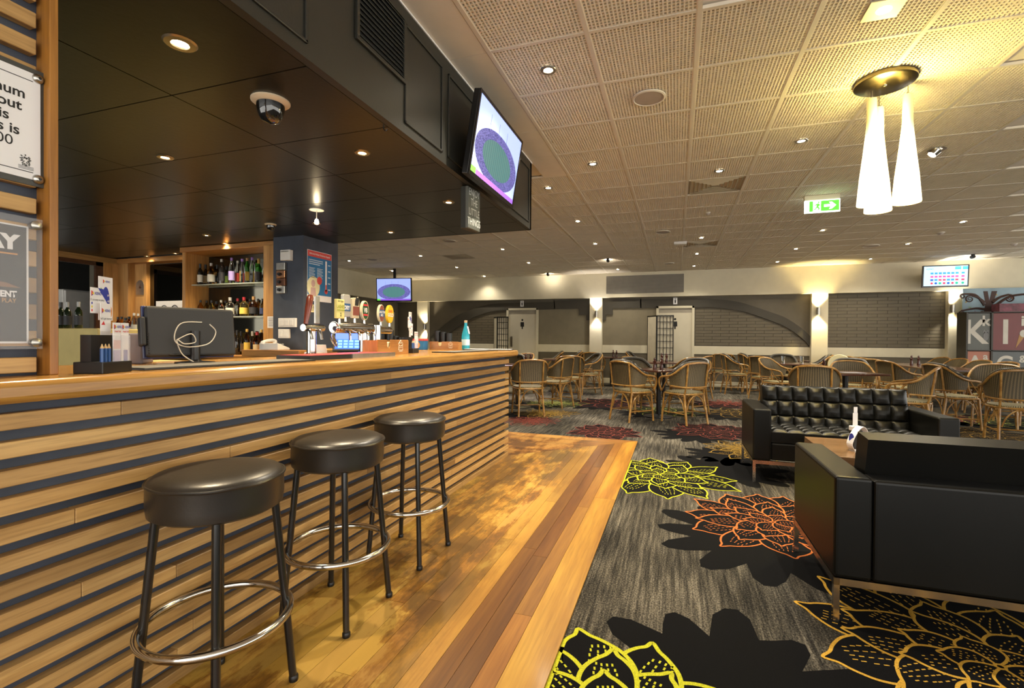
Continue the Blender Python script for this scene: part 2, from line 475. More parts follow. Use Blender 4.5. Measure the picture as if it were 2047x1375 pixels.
for a, b_ in zip(xe, xe[1:]):
    for c, d in zip(ye, ye[1:]):
        if not seen(((a+b_)/2, (c+d)/2, BZ), 400): continue
        mb = MB(); mb.box(b_+.003, a-.003, c+.003, d-.003, BZ, BZ+.012); obj('soffit_panel', mb, M_black, bulk)
# air grille in the bulkhead
t = thing('air_grille', 'black louvred air grille set in the bulkhead face', 'vent', (BX, 2.06, 2.5))
mb = MB(); gy0, gy1, gz0, gz1 = 1.875-2.06, 2.255-2.06, 2.545-2.5, 2.86-2.5
for (a, b_, c, d) in ((gy0-.02, gy1+.02, gz0-.02, gz0), (gy0-.02, gy1+.02, gz1, gz1+.02), (gy0-.02, gy0, gz0, gz1), (gy1, gy1+.02, gz0, gz1)):
    mb.box(.001, .016, a, b_, c, d)
obj('grille_frame', mb, M_bulk, t, bev=.002)
mb = MB(); mb.box(.001, .003, gy0, gy1, gz0, gz1); obj('grille_backing', mb, M_gap, t)
for k in range(13):
    z = gz0+.012+(gz1-gz0-.02)*k/12
    mb = MB(); mb.cbox((.009, (gy0+gy1)/2, z), (.014, gy1-gy0, .0025), ry=.6); obj('grille_slat', mb, M_bulk, t)
# ================================================================ walls of the lounge
wall = thing('wall_back', 'cream and taupe far wall of the lounge', 'wall'); wall['kind'] = 'structure'
ZB = 2.30
mb = MB(); mb.box(-8.6, 10.5, YB, YB+.2, 0, ZC+.05); obj('wall_body', mb, M_taupe, wall)
mb = MB(); mb.box(-8.3, 10.5, YB-.16, YB, ZB, ZC+.02); obj('upper_band', mb, M_cream, wall)
mb = MB(); mb.box(-8.3, 6.0, YB-.012, YB, .82, 1.03); obj('dado_rail', mb, M_cream, wall, bev=.004)
mb = MB(); mb.box(-8.3, 6.0, YB-.016, YB, 0, .14); obj('skirting', mb, M_cream, wall, bev=.004)
def wx(px): return at_y(px, 640, YB).x
cols = [(838, 859), (1180, 1205), (1619, 1652), (1889, 1922)]
colx = []
for a, b_ in cols:
    x0, x1 = wx(a), wx(b_); colx.append((x0, x1))
    mb = MB(); mb.box(x0, x1, YB-.14, YB, 0, ZB); obj('pilaster', mb, M_cream, wall, bev=.006)
# painted brick courses on the visible wall panels (built as bricks with recessed joints)
BR = MB(); BR.box(-.192, .192, -.007, .012, -.0335, .0335); BRM = BR.mesh('brick')
brick_m = plain('painted_brick', (.15,.125,.082), .62, var=.12, nscale=3, bmp=30)
def bricks(x0, x1, z0, z1, clip=None, lim=999):
    n = 0; row = 0; z = z0+.036
    MO = MB()
    if clip is None: obj('mortar', MB().box(x0, x1, YB-.003, YB, z0, z1), M_grout, wall)
    while z+.036 <= z1+.001:
        x = x0-(.1975 if row % 2 else 0)
        while x < x1+.15:
            c = x+.1975
            lo, hi = max(x+.003, x0), min(x+.392, x1)
            if hi-lo > .03 and (clip is None or clip((lo+hi)/2, z)) and n < lim:
                if hi-lo > .38: o = obj('brick', BRM, brick_m, wall, ((lo+hi)/2, YB-.0005, z))
                else:
                    mb = MB(); mb.box(lo, hi, YB-.0065, YB+.01, z-.0335, z+.0335); obj('brick', mb, brick_m, wall)
                n += 1
                MO.box(lo-.004, hi+.004, YB-.0025, YB, z-.039, z+.039)
            x += .395
        z += .0765; row += 1
    if clip is not None: obj('mortar', MO, M_grout, wall, kind='stuff')
bricks(colx[2][1]+.02, colx[3][0]-.02, 1.05, ZB-.02)
# the two flattened arches: dark band from column, over the door, to the far column
def arch(outer_px, inner_px, name):
    """dark moulded band that runs level over the door and sweeps down to the pilaster"""
    O = catmull([tuple(at_y(*p, YB)) for p in outer_px], 4); I = catmull([tuple(at_y(*p, YB)) for p in inner_px], 4)
    mb = MB(); n = min(len(O), len(I))
    for k in range(n-1):
        q = (O[k], O[k+1], I[k+1], I[k])
        vs = [(p.x, YB-.05, p.z) for p in q]+[(p.x, YB-.002, p.z) for p in q]
        mb._a(vs, [(0,1,2,3),(7,6,5,4),(0,4,5,1),(2,6,7,3)])
    obj(name, mb, M_arch, wall)
    return sorted([(p.x, p.z) for p in I])
XL = (colx[0][1]+.05, colx[1][0]); XR = (colx[1][1], colx[2][0])
IR = arch([(1280,598),(1388,597),(1440,599),(1475,603.5),(1500,610.6),(1540,624),(1569,635),(1600,655),(1621,674)], [(1280,616),(1388,614.5),(1425,614.5),(1475,621),(1500,627),(1540,641),(1569,653),(1600,674),(1617,692)], 'arch_band')
IL = arch([(1110,603.5),(1050,605),(1014,606),(990,607.5),(971,610.5),(929,624),(900,641),(872,664),(862,674)], [(1110,618),(1050,619.5),(1014,620),(986,622),(965,628),(943,637),(915,655),(889,674),(870,692)], 'arch_band')
zf0, zf1 = at_y(1240, 598, YB).z, at_y(1240, 616, YB).z
mb = MB(); mb.box(XR[0], wx(1282), YB-.05, YB-.002, zf1, zf0); mb.box(XR[0], XR[0]+.27, YB-.05, YB-.002, zf1-.17, zf1); mb.box(XR[0], XR[0]+.09, YB-.05, YB-.002, zf1-.32, zf1-.17); obj('arch_step', mb, M_arch, wall)
mb = MB(); mb.box(wx(1108), XL[1], YB-.05, YB-.002, zf1, zf0); mb.box(XL[1]-.30, XL[1], YB-.05, YB-.002, zf1-.17, zf1); mb.box(XL[1]-.10, XL[1], YB-.05, YB-.002, zf1-.32, zf1-.17); obj('arch_step', mb, M_arch, wall)
mb = MB(); mb.box(XR[0], wx(1313), YB-.004, YB, 1.03, 2.06); obj('pale_panel', mb, M_taupe_l, wall)
mb = MB(); mb.box(wx(1077), XL[1], YB-.004, YB, 1.03, 2.06); obj('pale_panel', mb, M_taupe_l, wall)
def arch_in(I):
    def f(x, z):
        for (xa, za), (xb, zb) in zip(I, I[1:]):
            if xa <= x <= xb: return z < za+(zb-za)*(x-xa)/max(1e-6, xb-xa)-.02
        return False
    return f
bricks(wx(1388)+.03, XR[1]-.03, 1.05, 2.06, arch_in(IR), 150)
bricks(XL[0]+.3, wx(1013), 1.05, 2.06, arch_in(IL), 150)
# return air panel in the upper band
mb = MB(); x0, x1 = wx(1213), wx(1366)
t = thing('return_air_grille', 'wide grey slatted air grille high on the far wall', 'vent', ((x0+x1)/2, YB-.1605, 2.6))
mb.box(-(x1-x0)/2, (x1-x0)/2, -.008, 0, -.2, .27); obj('grille_backing', mb, plain('grille_grey', (.16,.145,.12), .6), t)
for k in range(13):
    mb = MB(); z = -.185+.035*k; mb.box(-(x1-x0)/2+.01, (x1-x0)/2-.01, -.014, -.008, z, z+.02); obj('grille_slat', mb, plain('grille_grey2', (.24,.215,.175), .5), t)
# doors with frames and pictogram plates
def door(n, p0, p1, hinge):
    x0, x1 = wx(p0), wx(p1); f = .06
    d = thing('door_%d' % n, 'cream restroom door %s with a small figure sign' % hinge, 'door', ((x0+x1)/2, YB-.03, 0)); d['kind'] = 'structure'
    w = (x1-x0)/2
    mb = MB(); mb.box(-w, -w+f, -.05, .02, 0, 2.06); mb.box(w-f, w, -.05, .02, 0, 2.06); mb.box(-w, w, -.05, .02, 2.0, 2.06); obj('door_frame', mb, M_cream, d, bev=.004)
    mb = MB(); mb.box(-w+f, w-f, -.018, .01, .01, 1.88); obj('door_leaf', mb, M_door, d, bev=.003)
    mb = MB(); mb.box(-w+f, w-f, -.01, .01, 1.88, 2.0); obj('fanlight_panel', mb, plain('fan_grey', (.36,.32,.25), .6), d)
    hx = -w+f+.05
    mb = MB(); mb.box(hx, hx+.07, -.022, -.018, .95, 1.25); obj('push_plate', mb, M_steel, d)
    mb = MB(); mb.prism(ell(0, 1.72, .028, .03, 12), -.021, -.018, axis='y'); mb.prism([(-.05,1.66),(.05,1.66),(.055,1.53),(.02,1.53),(.015,1.46),(-.015,1.46),(-.02,1.53),(-.055,1.53)], -.021, -.018, axis='y'); obj('figure_sign', mb, M_ink, d)
    mb = MB(); mb.box(-.05, .05, -.06, -.05, 2.10, 2.27); obj('sign_plate', mb, M_paper, d)
    mb = MB(); mb.prism(ell(0, 2.235, .012, .014, 10), -.062, -.06, axis='y'); mb.prism([(-.02,2.21),(.02,2.21),(.012,2.13),(-.012,2.13)], -.062, -.06, axis='y'); obj('sign_figure', mb, M_ink, d)
    return d
door(1, 1014, 1077, 'nearest the bar end')
door(2, 1312, 1388, 'right of the middle pilaster')
# side wall at far left
wl = thing('wall_left', 'cream and taupe side wall at the far left of the lounge', 'wall'); wl['kind'] = 'structure'
mb = MB(); mb.box(-8.5, -8.28, 4.9, YB+.1, 0, ZC+.05); obj('wall_body', mb, M_taupe, wl)
mb = MB(); mb.box(-8.28, -8.14, 4.9, YB, ZB, ZC+.02); obj('upper_band', mb, M_cream, wl)
mb = MB(); mb.box(-8.28, -8.25, 12.2, 12.95, 0, 1.97); obj('door_architrave', mb, M_cream, wl)
# ================================================================ the bar
CT = 1.053
bar = thing('bar_counter', 'long timber slatted bar front with navy gaps', 'bar counter', (-1.8, 1, 0))
B0 = (1.8, -1, 0)
def off(o): o.location = B0; return o
mb = MB(); mb.box(-2.06, -1.60, -2.8, 4.49, 0, .994); mb.box(-3.55, -2.06, 4.05, 4.49, 0, .994); off(obj('bar_carcass', mb, M_navy, bar))
for k in range(14):
    zt = .966-.0707*k; ys = [-2.7]
    if k == 0: ys += [.985]
    while True:
        n = ys[-1]+random.uniform(1.2, 2.4)
        if n > 4.0: break
        ys.append(n)
    ys.append(4.515)
    for a, b_ in zip(ys, ys[1:]):
        mb = MB(); mb.box(-1.601, -1.565, a+.0006, b_-.0006, zt-.041, zt); off(obj('slat', mb, slat_w, bar, bev=.002, seg=1))
    mb = MB(); mb.box(-3.55, -1.602, 4.489, 4.513, zt-.041, zt); off(obj('slat', mb, slat_x, bar, bev=.002, seg=1))
# worktop: separate L-shaped continuous top with a rounded nosing
mb = MB(); pts = [(-1.50,-2.8), (-1.50,4.62), (-3.58,4.62), (-3.58,3.98), (-2.14,3.98), (-2.14,-2.8)]
mb.prism(pts, CT-.058, CT)
wt = obj('worktop', mb, top_w, bev=.018, seg=4); smooth(wt.data)
tag(wt, 'polished honey timber bar top with rounded front edge', 'worktop')
# ================================================================ slatted partition standing on the bar top
pt = thing('bar_partition', 'timber slatted partition panel standing on the bar at left', 'partition', (-1.68, 0, CT))
def ploc(o): o.location = (1.68, 0, -CT); return o
mb = MB(); mb.box(-1.72, -1.675, -2.6, .839, CT, BZ); ploc(obj('partition_panel', mb, M_navy, pt))
mb = MB(); mb.box(-1.74, -1.618, .839, .859, CT, BZ); ploc(obj('end_post', mb, post_w, pt, bev=.002))
for k in range(17):
    zt = 1.102+.0716*k
    if zt > BZ-.01: break
    mb = MB(); mb.box(-1.676, -1.648, -2.6, .826, zt-.041, zt); ploc(obj('slat', mb, slat_w, pt, bev=.002, seg=1))
# payout notice in clear sleeve
sg = thing('payout_notice', 'white printed payout notice bolted to the slatted partition', 'notice', (-1.645, .6, 1.57))
mb = MB(); mb.box(-.003, .001, -.25, .241, -.006, .308); obj('backing_board', mb, plain('board_dark', (.05,.05,.045), .4), sg)
mb = MB(); mb.box(.001, .003, -.25, .231, .010, .294); obj('paper_sheet', mb, M_paper, sg)
for z in (.272, .028):
    mb = MB(); mb.box(.003, .0034, -.25, .215, z-.0010, z+.0010); obj('rule_line', mb, M_ink, sg)
for txt, ye, z, bd in (('ximum', .199, .230, .0007), ('ayout', .191, .196, .0007), ('his', .166, .162, .0007), ('es is', .187, .130, .0007), (',000', .174, .098, 0)):
    lettering(txt, .036, M_ink, sg, (.0036, ye, z), FACE_XP, 'RIGHT', bd)
mb = MB(); r = random.Random(3)
for q in range(26):
    a = q/26*2*PI; rr = .005+.009*r.random(); mb.cbox((.0036, .200+rr*math.cos(a)*.9, .056+rr*math.sin(a)*1.1), (.0006,.0045,.0025), rx=a)
for k in range(3): mb.box(.0034, .0038, .184, .216, .040-.0035*k, .0413-.0035*k)
obj('crest_print', mb, plain('crest_grey', (.10,.10,.10), .6), sg, kind='stuff')
for z in (.285, .014):
    mb = MB(); mb.lathe([(.0001,.012),(.004,.012),(.010,.009),(.013,.003),(.013,.001)], (0,.226,z), 16, axis='x'); obj('bolt', mb, M_steel, sg, sm=True)
    mb = MB(); mb.lathe([(.0001,.014),(.003,.014),(.0045,.011)], (0,.226,z), 8, axis='x'); obj('bolt_core', mb, M_blackp, sg, sm=True)
# second notice: dark poster behind clear acrylic
s2 = thing('acrylic_poster', 'dark poster behind a clear acrylic sheet on the partition', 'poster', (-1.646, .6, 1.12))
mb = MB(); mb.box(0, .002, -.2, .206, .02, .332); obj('poster_sheet', mb, M_paper, s2)
mb = MB(); mb.box(.002, .0024, -.2, .2015, .025, .328); obj('poster_print', mb, plain('poster_navy', (.02,.022,.03), .5), s2)
lettering('AY', .050, M_paper, s2, (.0028, .183, .283), FACE_XP, 'RIGHT', .003)
lettering('ITMENT', .022, M_paper, s2, (.0028, .181, .148), FACE_XP, 'RIGHT', .001, xs=.8)
lettering('MING PLAY', .016, plain('print_tan', (.45,.25,.12), .6), s2, (.0028, .180, .131), FACE_XP, 'RIGHT', .0003, xs=.8)
mb = MB(); mb.box(.0024, .0028, .145, .183, .252, .256); obj('print_bar', mb, plain('print_orange', (.6,.25,.05), .6), s2)
mb = MB(); mb.prism([(y-.06, z) for y, z in [(.02,.185),(.14,.19),(.22,.178),(.25,.166),(.02,.166)]], .0024, .0027, axis='x'); mb.prism([(y-.06, z) for y, z in ell(.08,.215,.035,.04,16)], .0024, .0027, axis='x'); obj('portrait_print', mb, plain('print_brown', (.22,.11,.07), .6), s2)
mb = MB(); mb.box(.014, .018, -.2, .228, .005, .354); obj('acrylic_sheet', mb, glass('clear_acrylic', (.95,.97,1), .01, .10), s2)
for z in (.335, .022):
    mb = MB(); mb.lathe([(.008,0),(.008,.018),(.012,.019),(.012,.026),(.006,.029),(.0001,.029)], (0,.212,z), 16, axis='x'); obj('standoff_bolt', mb, M_steel, s2, sm=True)
# ================================================================ bar stools
def make_stool():
    t = thing('bar_stool', '', 'bar stool', group='bar stools')
    M_vinyl, nt, b = new_mat('black_vinyl')
    v = coords(nt); n = noise(nt, v, 90, 4, .6); n2 = noise(nt, v, 7, 3)
    nt.links.new(ramp(nt, n2, ((.3, (.010,.009,.008)), (.7, (.022,.019,.016)))), b.inputs['Base Color'])
    b.inputs['Roughness'].default_value = .33; b.inputs['Specular IOR Level'].default_value = .75; bump(nt, b, n, .18, .002)
    mb = MB(); prof = [(.0001,.602),(.165,.602),(.182,.612),(.186,.640),(.185,.690),(.187,.699),(.180,.709),(.168,.716),(.13,.7225),(.07,.726),(.0001,.727)]
    s = obj('seat', MB().lathe(prof, seg=56), M_vinyl, t, sm=True)
    pth = [(.1865*math.cos(a), .1865*math.sin(a), .7005+.0012*math.sin(9*a)) for a in [2*PI*k/64 for k in range(64)]]
    obj('seat_piping', MB().tube(pth, .0042, 6, closed=True), M_vinyl, s, sm=True)
    leg_m = plain('black_leg_paint', (.010,.010,.010), .22, var=.1, coat=.3)
    for sx in (-1, 1):
        for sy in (-1, 1):
            mb = MB(); mb.tube([(sx*.112, sy*.112, .605), (sx*.152, sy*.152, .012)], .0125, 14)
            l = obj('leg', mb, leg_m, t, sm=True)
            mb = MB(); mb.lathe([(.0145,0),(.0155,.004),(.0155,.016),(.0125,.02)], (sx*.153, sy*.153, 0), 12); obj('foot_cap', mb, M_blackp, l, sm=True)
    pth = [(.205*math.cos(a), .205*math.sin(a), .268) for a in [2*PI*k/56 for k in range(56)]]
    obj('foot_ring', MB().tube(pth, .0125, 12, closed=True), M_chrome, t, sm=True)
    t.scale = (1,1,1.025)
    return t
st = make_stool()
for i, (x, y, rz, lb) in enumerate(((-1.346, 1.125, .06, 'black vinyl bar stool nearest the camera'), (-1.346, 1.69, .03, 'black vinyl bar stool in the middle of the three'), (-1.346, 2.27, -.02, 'black vinyl bar stool farthest along the bar'))):
    if i == 0: st.location = (x, y, .012); st.rotation_euler = (0,0,rz); st['label'] = lb
    else: dup(st, (x, y, .012), rz, lb)
# ================================================================ back bar shell
wb = thing('wall_bar', 'timber panelled back wall of the bar with dark mirror', 'wall'); wb['kind'] = 'structure'
mb = MB(); mb.box(-7.9, -4.1, 4.9, 5.0, 0, ZC); mb.box(-7.8, -7.65, -2.5, .9, 0, ZC); mb.box(-7.8, -7.65, .9, 4.55, 0, .98); mb.box(-7.8, -7.65, .9, 4.55, 2.18, ZC); mb.box(-7.8, -7.65, 4.55, 5, 0, ZC); obj('wall_body', mb, plain('bar_wall_dark', (.05,.045,.035), .6), wb)
mir = plain('dark_mirror', (.10,.095,.075), .04, metal=1, var=.01)
mb = MB(); mb.box(-7.16, -5.77, 4.885, 4.90, .9, 2.19); obj('mirror_panel', mb, mir, wb)
for x0, x1, y0 in ((-7.65,-7.40,4.74), (-7.40,-7.16,4.83), (-6.0,-5.76,4.86)):
    mb = MB(); mb.box(x0, x1, y0, 4.9, .9, 2.21); obj('timber_panel', mb, pan_w, wb, bev=.004)
mb = MB(); mb.box(-7.65, -5.75, 4.72, 4.9, 2.20, 2.268); obj('timber_lintel', mb, panx_w, wb, bev=.004)
mb = MB(); mb.box(-7.66, -7.62, 4.47, 4.56, .98, 2.2); mb.box(-7.66, -7.62, .9, 4.56, 2.14, 2.2); mb.box(-7.66,-7.62,.9,4.56,.95,1.0); obj('window_frame', mb, dark_w, wb)
mb = MB(); mb.box(-7.66, -7.6, .9, 4.75, 2.195, 2.268); obj('timber_lintel', mb, slat_w, wb)
mb = MB(); mb.box(-7.64, -7.60, 4.56, 4.75, .9, 2.2); obj('timber_panel', mb, pan_w, wb)
# bird plaque
mb = MB(); pts = [(-7.36,1.76),(-7.20,1.76)]+[(-7.28+.08*math.cos(a), 1.88+.09*math.sin(a)) for a in [PI*k/10 for k in range(11)]]
pq = obj('plaque', MB().prism([(p[0]+7.28, p[1]-1.76) for p in pts], -.006, 0, axis='y'), M_steel, loc=(-7.28, 4.828, 1.76)); tag(pq, 'arched metal plaque on the timber panel beside the mirror', 'plaque')
obj('plaque_bird', MB().prism([(-.02,.1),(.0,.13),(.015,.16),(.012,.12),(.035,.1),(.01,.085)], -.0075, -.006, axis='y'), dark_w, pq)
# kitchen hatch seen through the side window: dark back room with a white fridge
mb = MB(); mb.box(-10.6, -10.5, -.5, 6.6, 0, 3); mb.box(-10.6,-8.55,6.5,6.6,0,3); mb.box(-10.6,-7.85,-.5,6.6,-.05,-.01); mb.box(-10.6,-7.85,-.5,6.6,2.96,3); mb.box(-8.6,-7.95,5.1,5.2,0,3)
tag(obj('wall_kitchen', mb, plain('back_room_dark', (.06,.06,.055), .7)), 'dark kitchen room behind the bar window', 'wall', kind='structure')
fr = thing('fridge', 'white upright fridge seen through the window behind the bar', 'fridge', (-9.2, 5.2, 0))
obj('cabinet', MB().box(-.35, .35, -.45, .45, 0, 1.88), M_white, fr, bev=.02)
obj('door', MB().box(.352, .39, -.44, .44, .05, 1.86), M_white, fr, bev=.01); obj('handle', MB().box(.39, .42, -.42, -.39, .8, 1.5), M_steel, fr)
# shelf unit with mirror back
un = thing('shelf_unit', 'timber back bar unit with mirror and glass shelves', 'shelf unit', (-5.1, 4.5, 0))
def uo(o): o.location = (5.1, -4.5, 0); return o
uo(obj('side_panel', MB().box(-5.80, -5.75, 4.34, 4.72, 0, 2.21), pan_w, un, bev=.004))
uo(obj('side_panel', MB().box(-4.45, -4.235, 4.28, 4.72, 0, 2.21), pan_w, un, bev=.006))
uo(obj('mirror', MB().box(-5.75, -4.45, 4.66, 4.675, .95, 2.2), mir, un))
uo(obj('cornice', MB().box(-5.82, -4.225, 4.32, 4.72, 2.205, 2.266), panx_w, un, bev=.006))
M_sg = glass('shelf_glass', (.80,.92,.86), .02, .35)
SH = (1.815, 1.415)
for z in SH: uo(obj('glass_shelf', MB().box(-5.745, -4.455, 4.42, 4.655, z-.012, z), M_sg, un))
uo(obj('bench_top', MB().box(-5.9, -4.40, 4.12, 4.72, .915, .955), panx_w, un, bev=.006))
uo(obj('bench_base', MB().box(-5.85, -4.42, 4.2, 4.7, 0, .915), dark_w, un))
# bench ledge in front of the column with phone
ld = tag(obj('phone_ledge', MB().box(-.38, .38, -.13, .13, .96, 1.03).box(-.34, .34, -.1, .13, 0, .96), panx_w, loc=(-4.0, 4.06, 0), bev=.006), 'raised timber ledge carrying the telephone', 'ledge')
# yellow benches behind the bar
M_yel = plain('cream_yellow_panel', (.78,.62,.24), .5, var=.06)
tag(obj('back_bench', MB().box(-1.0, 1.0, -.25, .25, 0, 1.235), M_yel, loc=(-6.1, 3.25, 0), bev=.01), 'tall pale yellow bench behind the bar at left', 'bench')
tag(obj('back_bench', MB().box(-.55, .55, -.2, .2, 0, .90), M_yel, loc=(-5.0, 3.7, 0), bev=.01), 'low pale yellow bench below the bottle shelves', 'bench')
# column with poster
cl = thing('wall_column', 'dark navy square column beside the back bar', 'column', (-4.03, 4.49, 0)); cl['kind'] = 'structure'
obj('column_body', MB().box(-.205, .21, -.28, .28, 0, ZC), M_navy, cl)
ps = thing('appeal_poster', 'blue and red fundraising poster with thermometer on navy column', 'poster', (-3.8175, 4.457, 1.57))
M_pb = plain('poster_blue', (.02,.16,.38), .5); M_pr = plain('poster_red', (.62,.07,.06), .5)
obj('sheet', MB().box(0, .002, -.195, .195, 0, .56), M_paper, ps)
obj('blue_field', MB().box(.002, .0025, -.19, .192, .07, .49), M_pb, ps)
obj('red_header', MB().box(.002, .0025, -.19, .192, .49, .555), M_pr, ps)
lettering('2016 ALH Kids Christmas Appeal', .0275, M_paper, ps, (.003, 0, .522), FACE_XP, bold=.0004, xs=.88)
mb = MB()
for k in range(3): mb.box(.0025, .003, -.17, .05-.05*(k==2), .45-.022*k, .459-.022*k)
for k in range(9):
    for y in (-.17, -.045): mb.box(.0025, .003, y, y+.095-.02*(k%3==1), .365-.013*k, .370-.013*k)
for k in range(5): mb.box(.0025, .003, .135, .175, .42-.07*k, .432-.07*k)
obj('print_lines', mb, plain('print_pale', (.55,.65,.75), .6), ps, kind='stuff')
mb = MB(); mb.prism([(y, z) for y, z in [(.09,.12),(.115,.12),(.115,.47),(.09,.47)]], .0025, .0032, axis='x'); obj('thermometer_tube', mb, M_paper, ps)
mb = MB(); mb.prism(ell(.1025,.12,.026,.026), .0032, .0038, axis='x'); mb.box(.0032, .0038, .092, .113, .12, .2); obj('thermometer_fill', mb, M_pr, ps)
mb = MB(); mb.prism(ell(-.10,.16,.10,.115), .0025, .003, axis='x'); obj('portrait_disc', mb, plain('pale_yellow_print', (.75,.72,.45), .6), ps)
mb = MB(); mb.prism(ell(-.105,.195,.03,.04), .003, .0034, axis='x'); mb.prism([(-.15,.06),(-.06,.06),(-.07,.15),(-.14,.15)], .003, .0034, axis='x'); obj('portrait_child', mb, plain('print_mauve', (.55,.38,.36), .6), ps)
mb = MB(); mb.prism(ell(-.005,.235,.04,.045), .003, .0034, axis='x'); obj('red_bubble', mb, M_pr, ps)
nt_ = tag(obj('paper_note', MB().box(0, .0015, -.095, .095, 0, .085), plain('note_yellow', (.66,.60,.34), .7), loc=(-3.8185, 4.345, 1.445)), 'small yellow handwritten note on the navy column', 'note')
mb = MB()
for k in range(4): mb.box(.0015, .0019, -.08, .075-.02*k, .068-.016*k, .073-.016*k)
obj('writing', mb, M_ink, nt_)
# switch plates etc. on the column front (y = 4.21)
def plate(x0, x1, z0, z1, name, label, cat, parts, dep=.03, mat=None):
    t = thing(name, label, cat, ((x0+x1)/2, 4.2095, z0))
    w = (x1-x0)/2; obj('plate', MB().box(-w, w, -dep, 0, 0, z1-z0), mat or M_white, t, bev=.004)
    for (a, b_, c, d, m_) in parts: obj('switch', MB().box(a, b_, -dep-.006, -dep, c, d), m_, t, bev=.002)
    return t
plate(-4.09, -3.96, 2.0, 2.115, 'alarm_sounder', 'white wall sounder box high on the navy column', 'sounder', [(-.05,.05,.09,.1,M_steel)], .05)
M_cop = plain('copper_plate', (.55,.28,.16), .25, metal=1)
for k in range(4):
    m_ = (M_steel, M_cop, plain('brown_plate', (.16,.07,.04), .3, metal=.6), M_steel)[k]
    z = 1.90-.085*k; q = plate(-4.16, -4.045, z, z+.082, 'dimmer_switch', ('steel dimmer plate topmost in the column stack', 'copper dimmer plate second in the column stack', 'brown dimmer plate third in the column stack', 'steel dimmer plate lowest in the column stack')[k], 'switch', [], .035, m_)
    if k: obj('knob', MB().lathe([(.018,0),(.016,-.02),(.0001,-.02)], (-.01,-.035,.04), 14, axis='y'), M_blackp, q, sm=True)
plate(-4.135, -3.90, 1.275, 1.375, 'switch_panel', 'white triple switch panel on the navy column', 'switch', [(-.10,-.04,.02,.08,M_white),(-.02,.03,.02,.08,M_white),(.045,.09,.02,.08,M_white)])
plate(-4.135, -3.99, 1.155, 1.255, 'power_outlet', 'white power outlet below the triple switch panel', 'outlet', [(-.055,-.01,.02,.08,M_white),(.01,.055,.02,.08,M_white)])
nt2 = tag(obj('paper_note', MB().box(-.05, .05, -.0015, 0, 0, .13), M_paper, loc=(-4.335, 4.279, 1.27)), 'white typed note taped to the timber shelf post', 'note')
mb = MB()
for k in range(8): mb.box(-.035, .03, -.0019, -.0015, .018+.013*k, .022+.013*k)
obj('writing', mb, M_ink, nt2)
# telephone
ph = thing('telephone', 'cream desk telephone on the timber ledge', 'telephone', (-4.05, 4.05, 1.03), .15)
obj('base', MB().prism([(-.10,0),(.10,0),(.10,.02),(-.10,.075)], -.11, .11, axis='x'), M_white, ph, bev=.006)
mb = MB(); mb.tube(catmull([(-.07,-.10,.06),(-.07,-.085,.085),(-.07,0,.10),(-.07,.085,.10),(-.07,.10,.075)], 4), [.022]*4+[.016]*9+[.022]*4, 10); obj('handset', mb, M_white, ph, sm=True)
mb = MB()
for a in range(3):
    for b_ in range(4): mb.cbox((.01+.03*a, -.06+.03*b_, .035+.008*b_), (.02,.018,.01), rx=.27)
obj('keypad', mb, plain('key_grey', (.3,.3,.3), .5), ph)
# ================================================================ rattan chairs
def rattan_mat():
    m, nt, b = new_mat('rattan_pole')
    v = coords(nt, (1,1,1), rnd=True)
    n = noise(nt, v, 14, 4, .6); n2 = noise(nt, coords(nt, (30,30,5), rnd=True), 3, 3)
    col = ramp(nt, n, ((.3, (.20,.085,.018)), (.5, (.36,.185,.042)), (.72, (.52,.32,.10))))
    col = mixc(nt, .3, col, ramp(nt, n2, ((.3, (.4,.35,.3)), (.6, (1,1,1)))), 'MULTIPLY')
    nt.links.new(col, b.inputs['Base Color']); b.inputs['Roughness'].default_value = .3; b.inputs['Coat Weight'].default_value = .2
    return m
def weave_mat(name, light, dark, nu, nv, m_ch=2.0, thr=.5):
    """chevron weave from the surface's own UV"""
    m, nt, b = new_mat(name)
    uv = nt.nodes.new('ShaderNodeUVMap'); s = nt.nodes.new('ShaderNodeSeparateXYZ'); nt.links.new(uv.outputs[0], s.inputs[0])
    tri = math_n(nt, 'ABSOLUTE', math_n(nt, 'SUBTRACT', math_n(nt, 'FRACT', math_n(nt, 'MULTIPLY', s.outputs[0], m_ch)), .5))
    a = math_n(nt, 'ADD', math_n(nt, 'MULTIPLY', s.outputs[1], nv), math_n(nt, 'MULTIPLY', tri, nu))
    st = math_n(nt, 'ABSOLUTE', math_n(nt, 'SUBTRACT', math_n(nt, 'FRACT', a), .5))
    f2 = math_n(nt, 'ABSOLUTE', math_n(nt, 'SUBTRACT', math_n(nt, 'FRACT', math_n(nt, 'MULTIPLY', s.outputs[0], nu*1.15)), .5))
    h = math_n(nt, 'ADD', st, math_n(nt, 'MULTIPLY', f2, .38))
    col = ramp(nt, h, ((thr-.17, dark), (thr-.02, light)))
    nt.links.new(col, b.inputs['Base Color']); b.inputs['Roughness'].default_value = .5
    bump(nt, b, h, .5, .003)
    return m
M_rat = rattan_mat()
M_wv = weave_mat('weave_back', (.40,.30,.15), (.026,.020,.009), 34, 30, thr=.60)
M_ws = weave_mat('weave_seat', (.52,.43,.20), (.06,.05,.02), 26, 26, 1.0, .52)
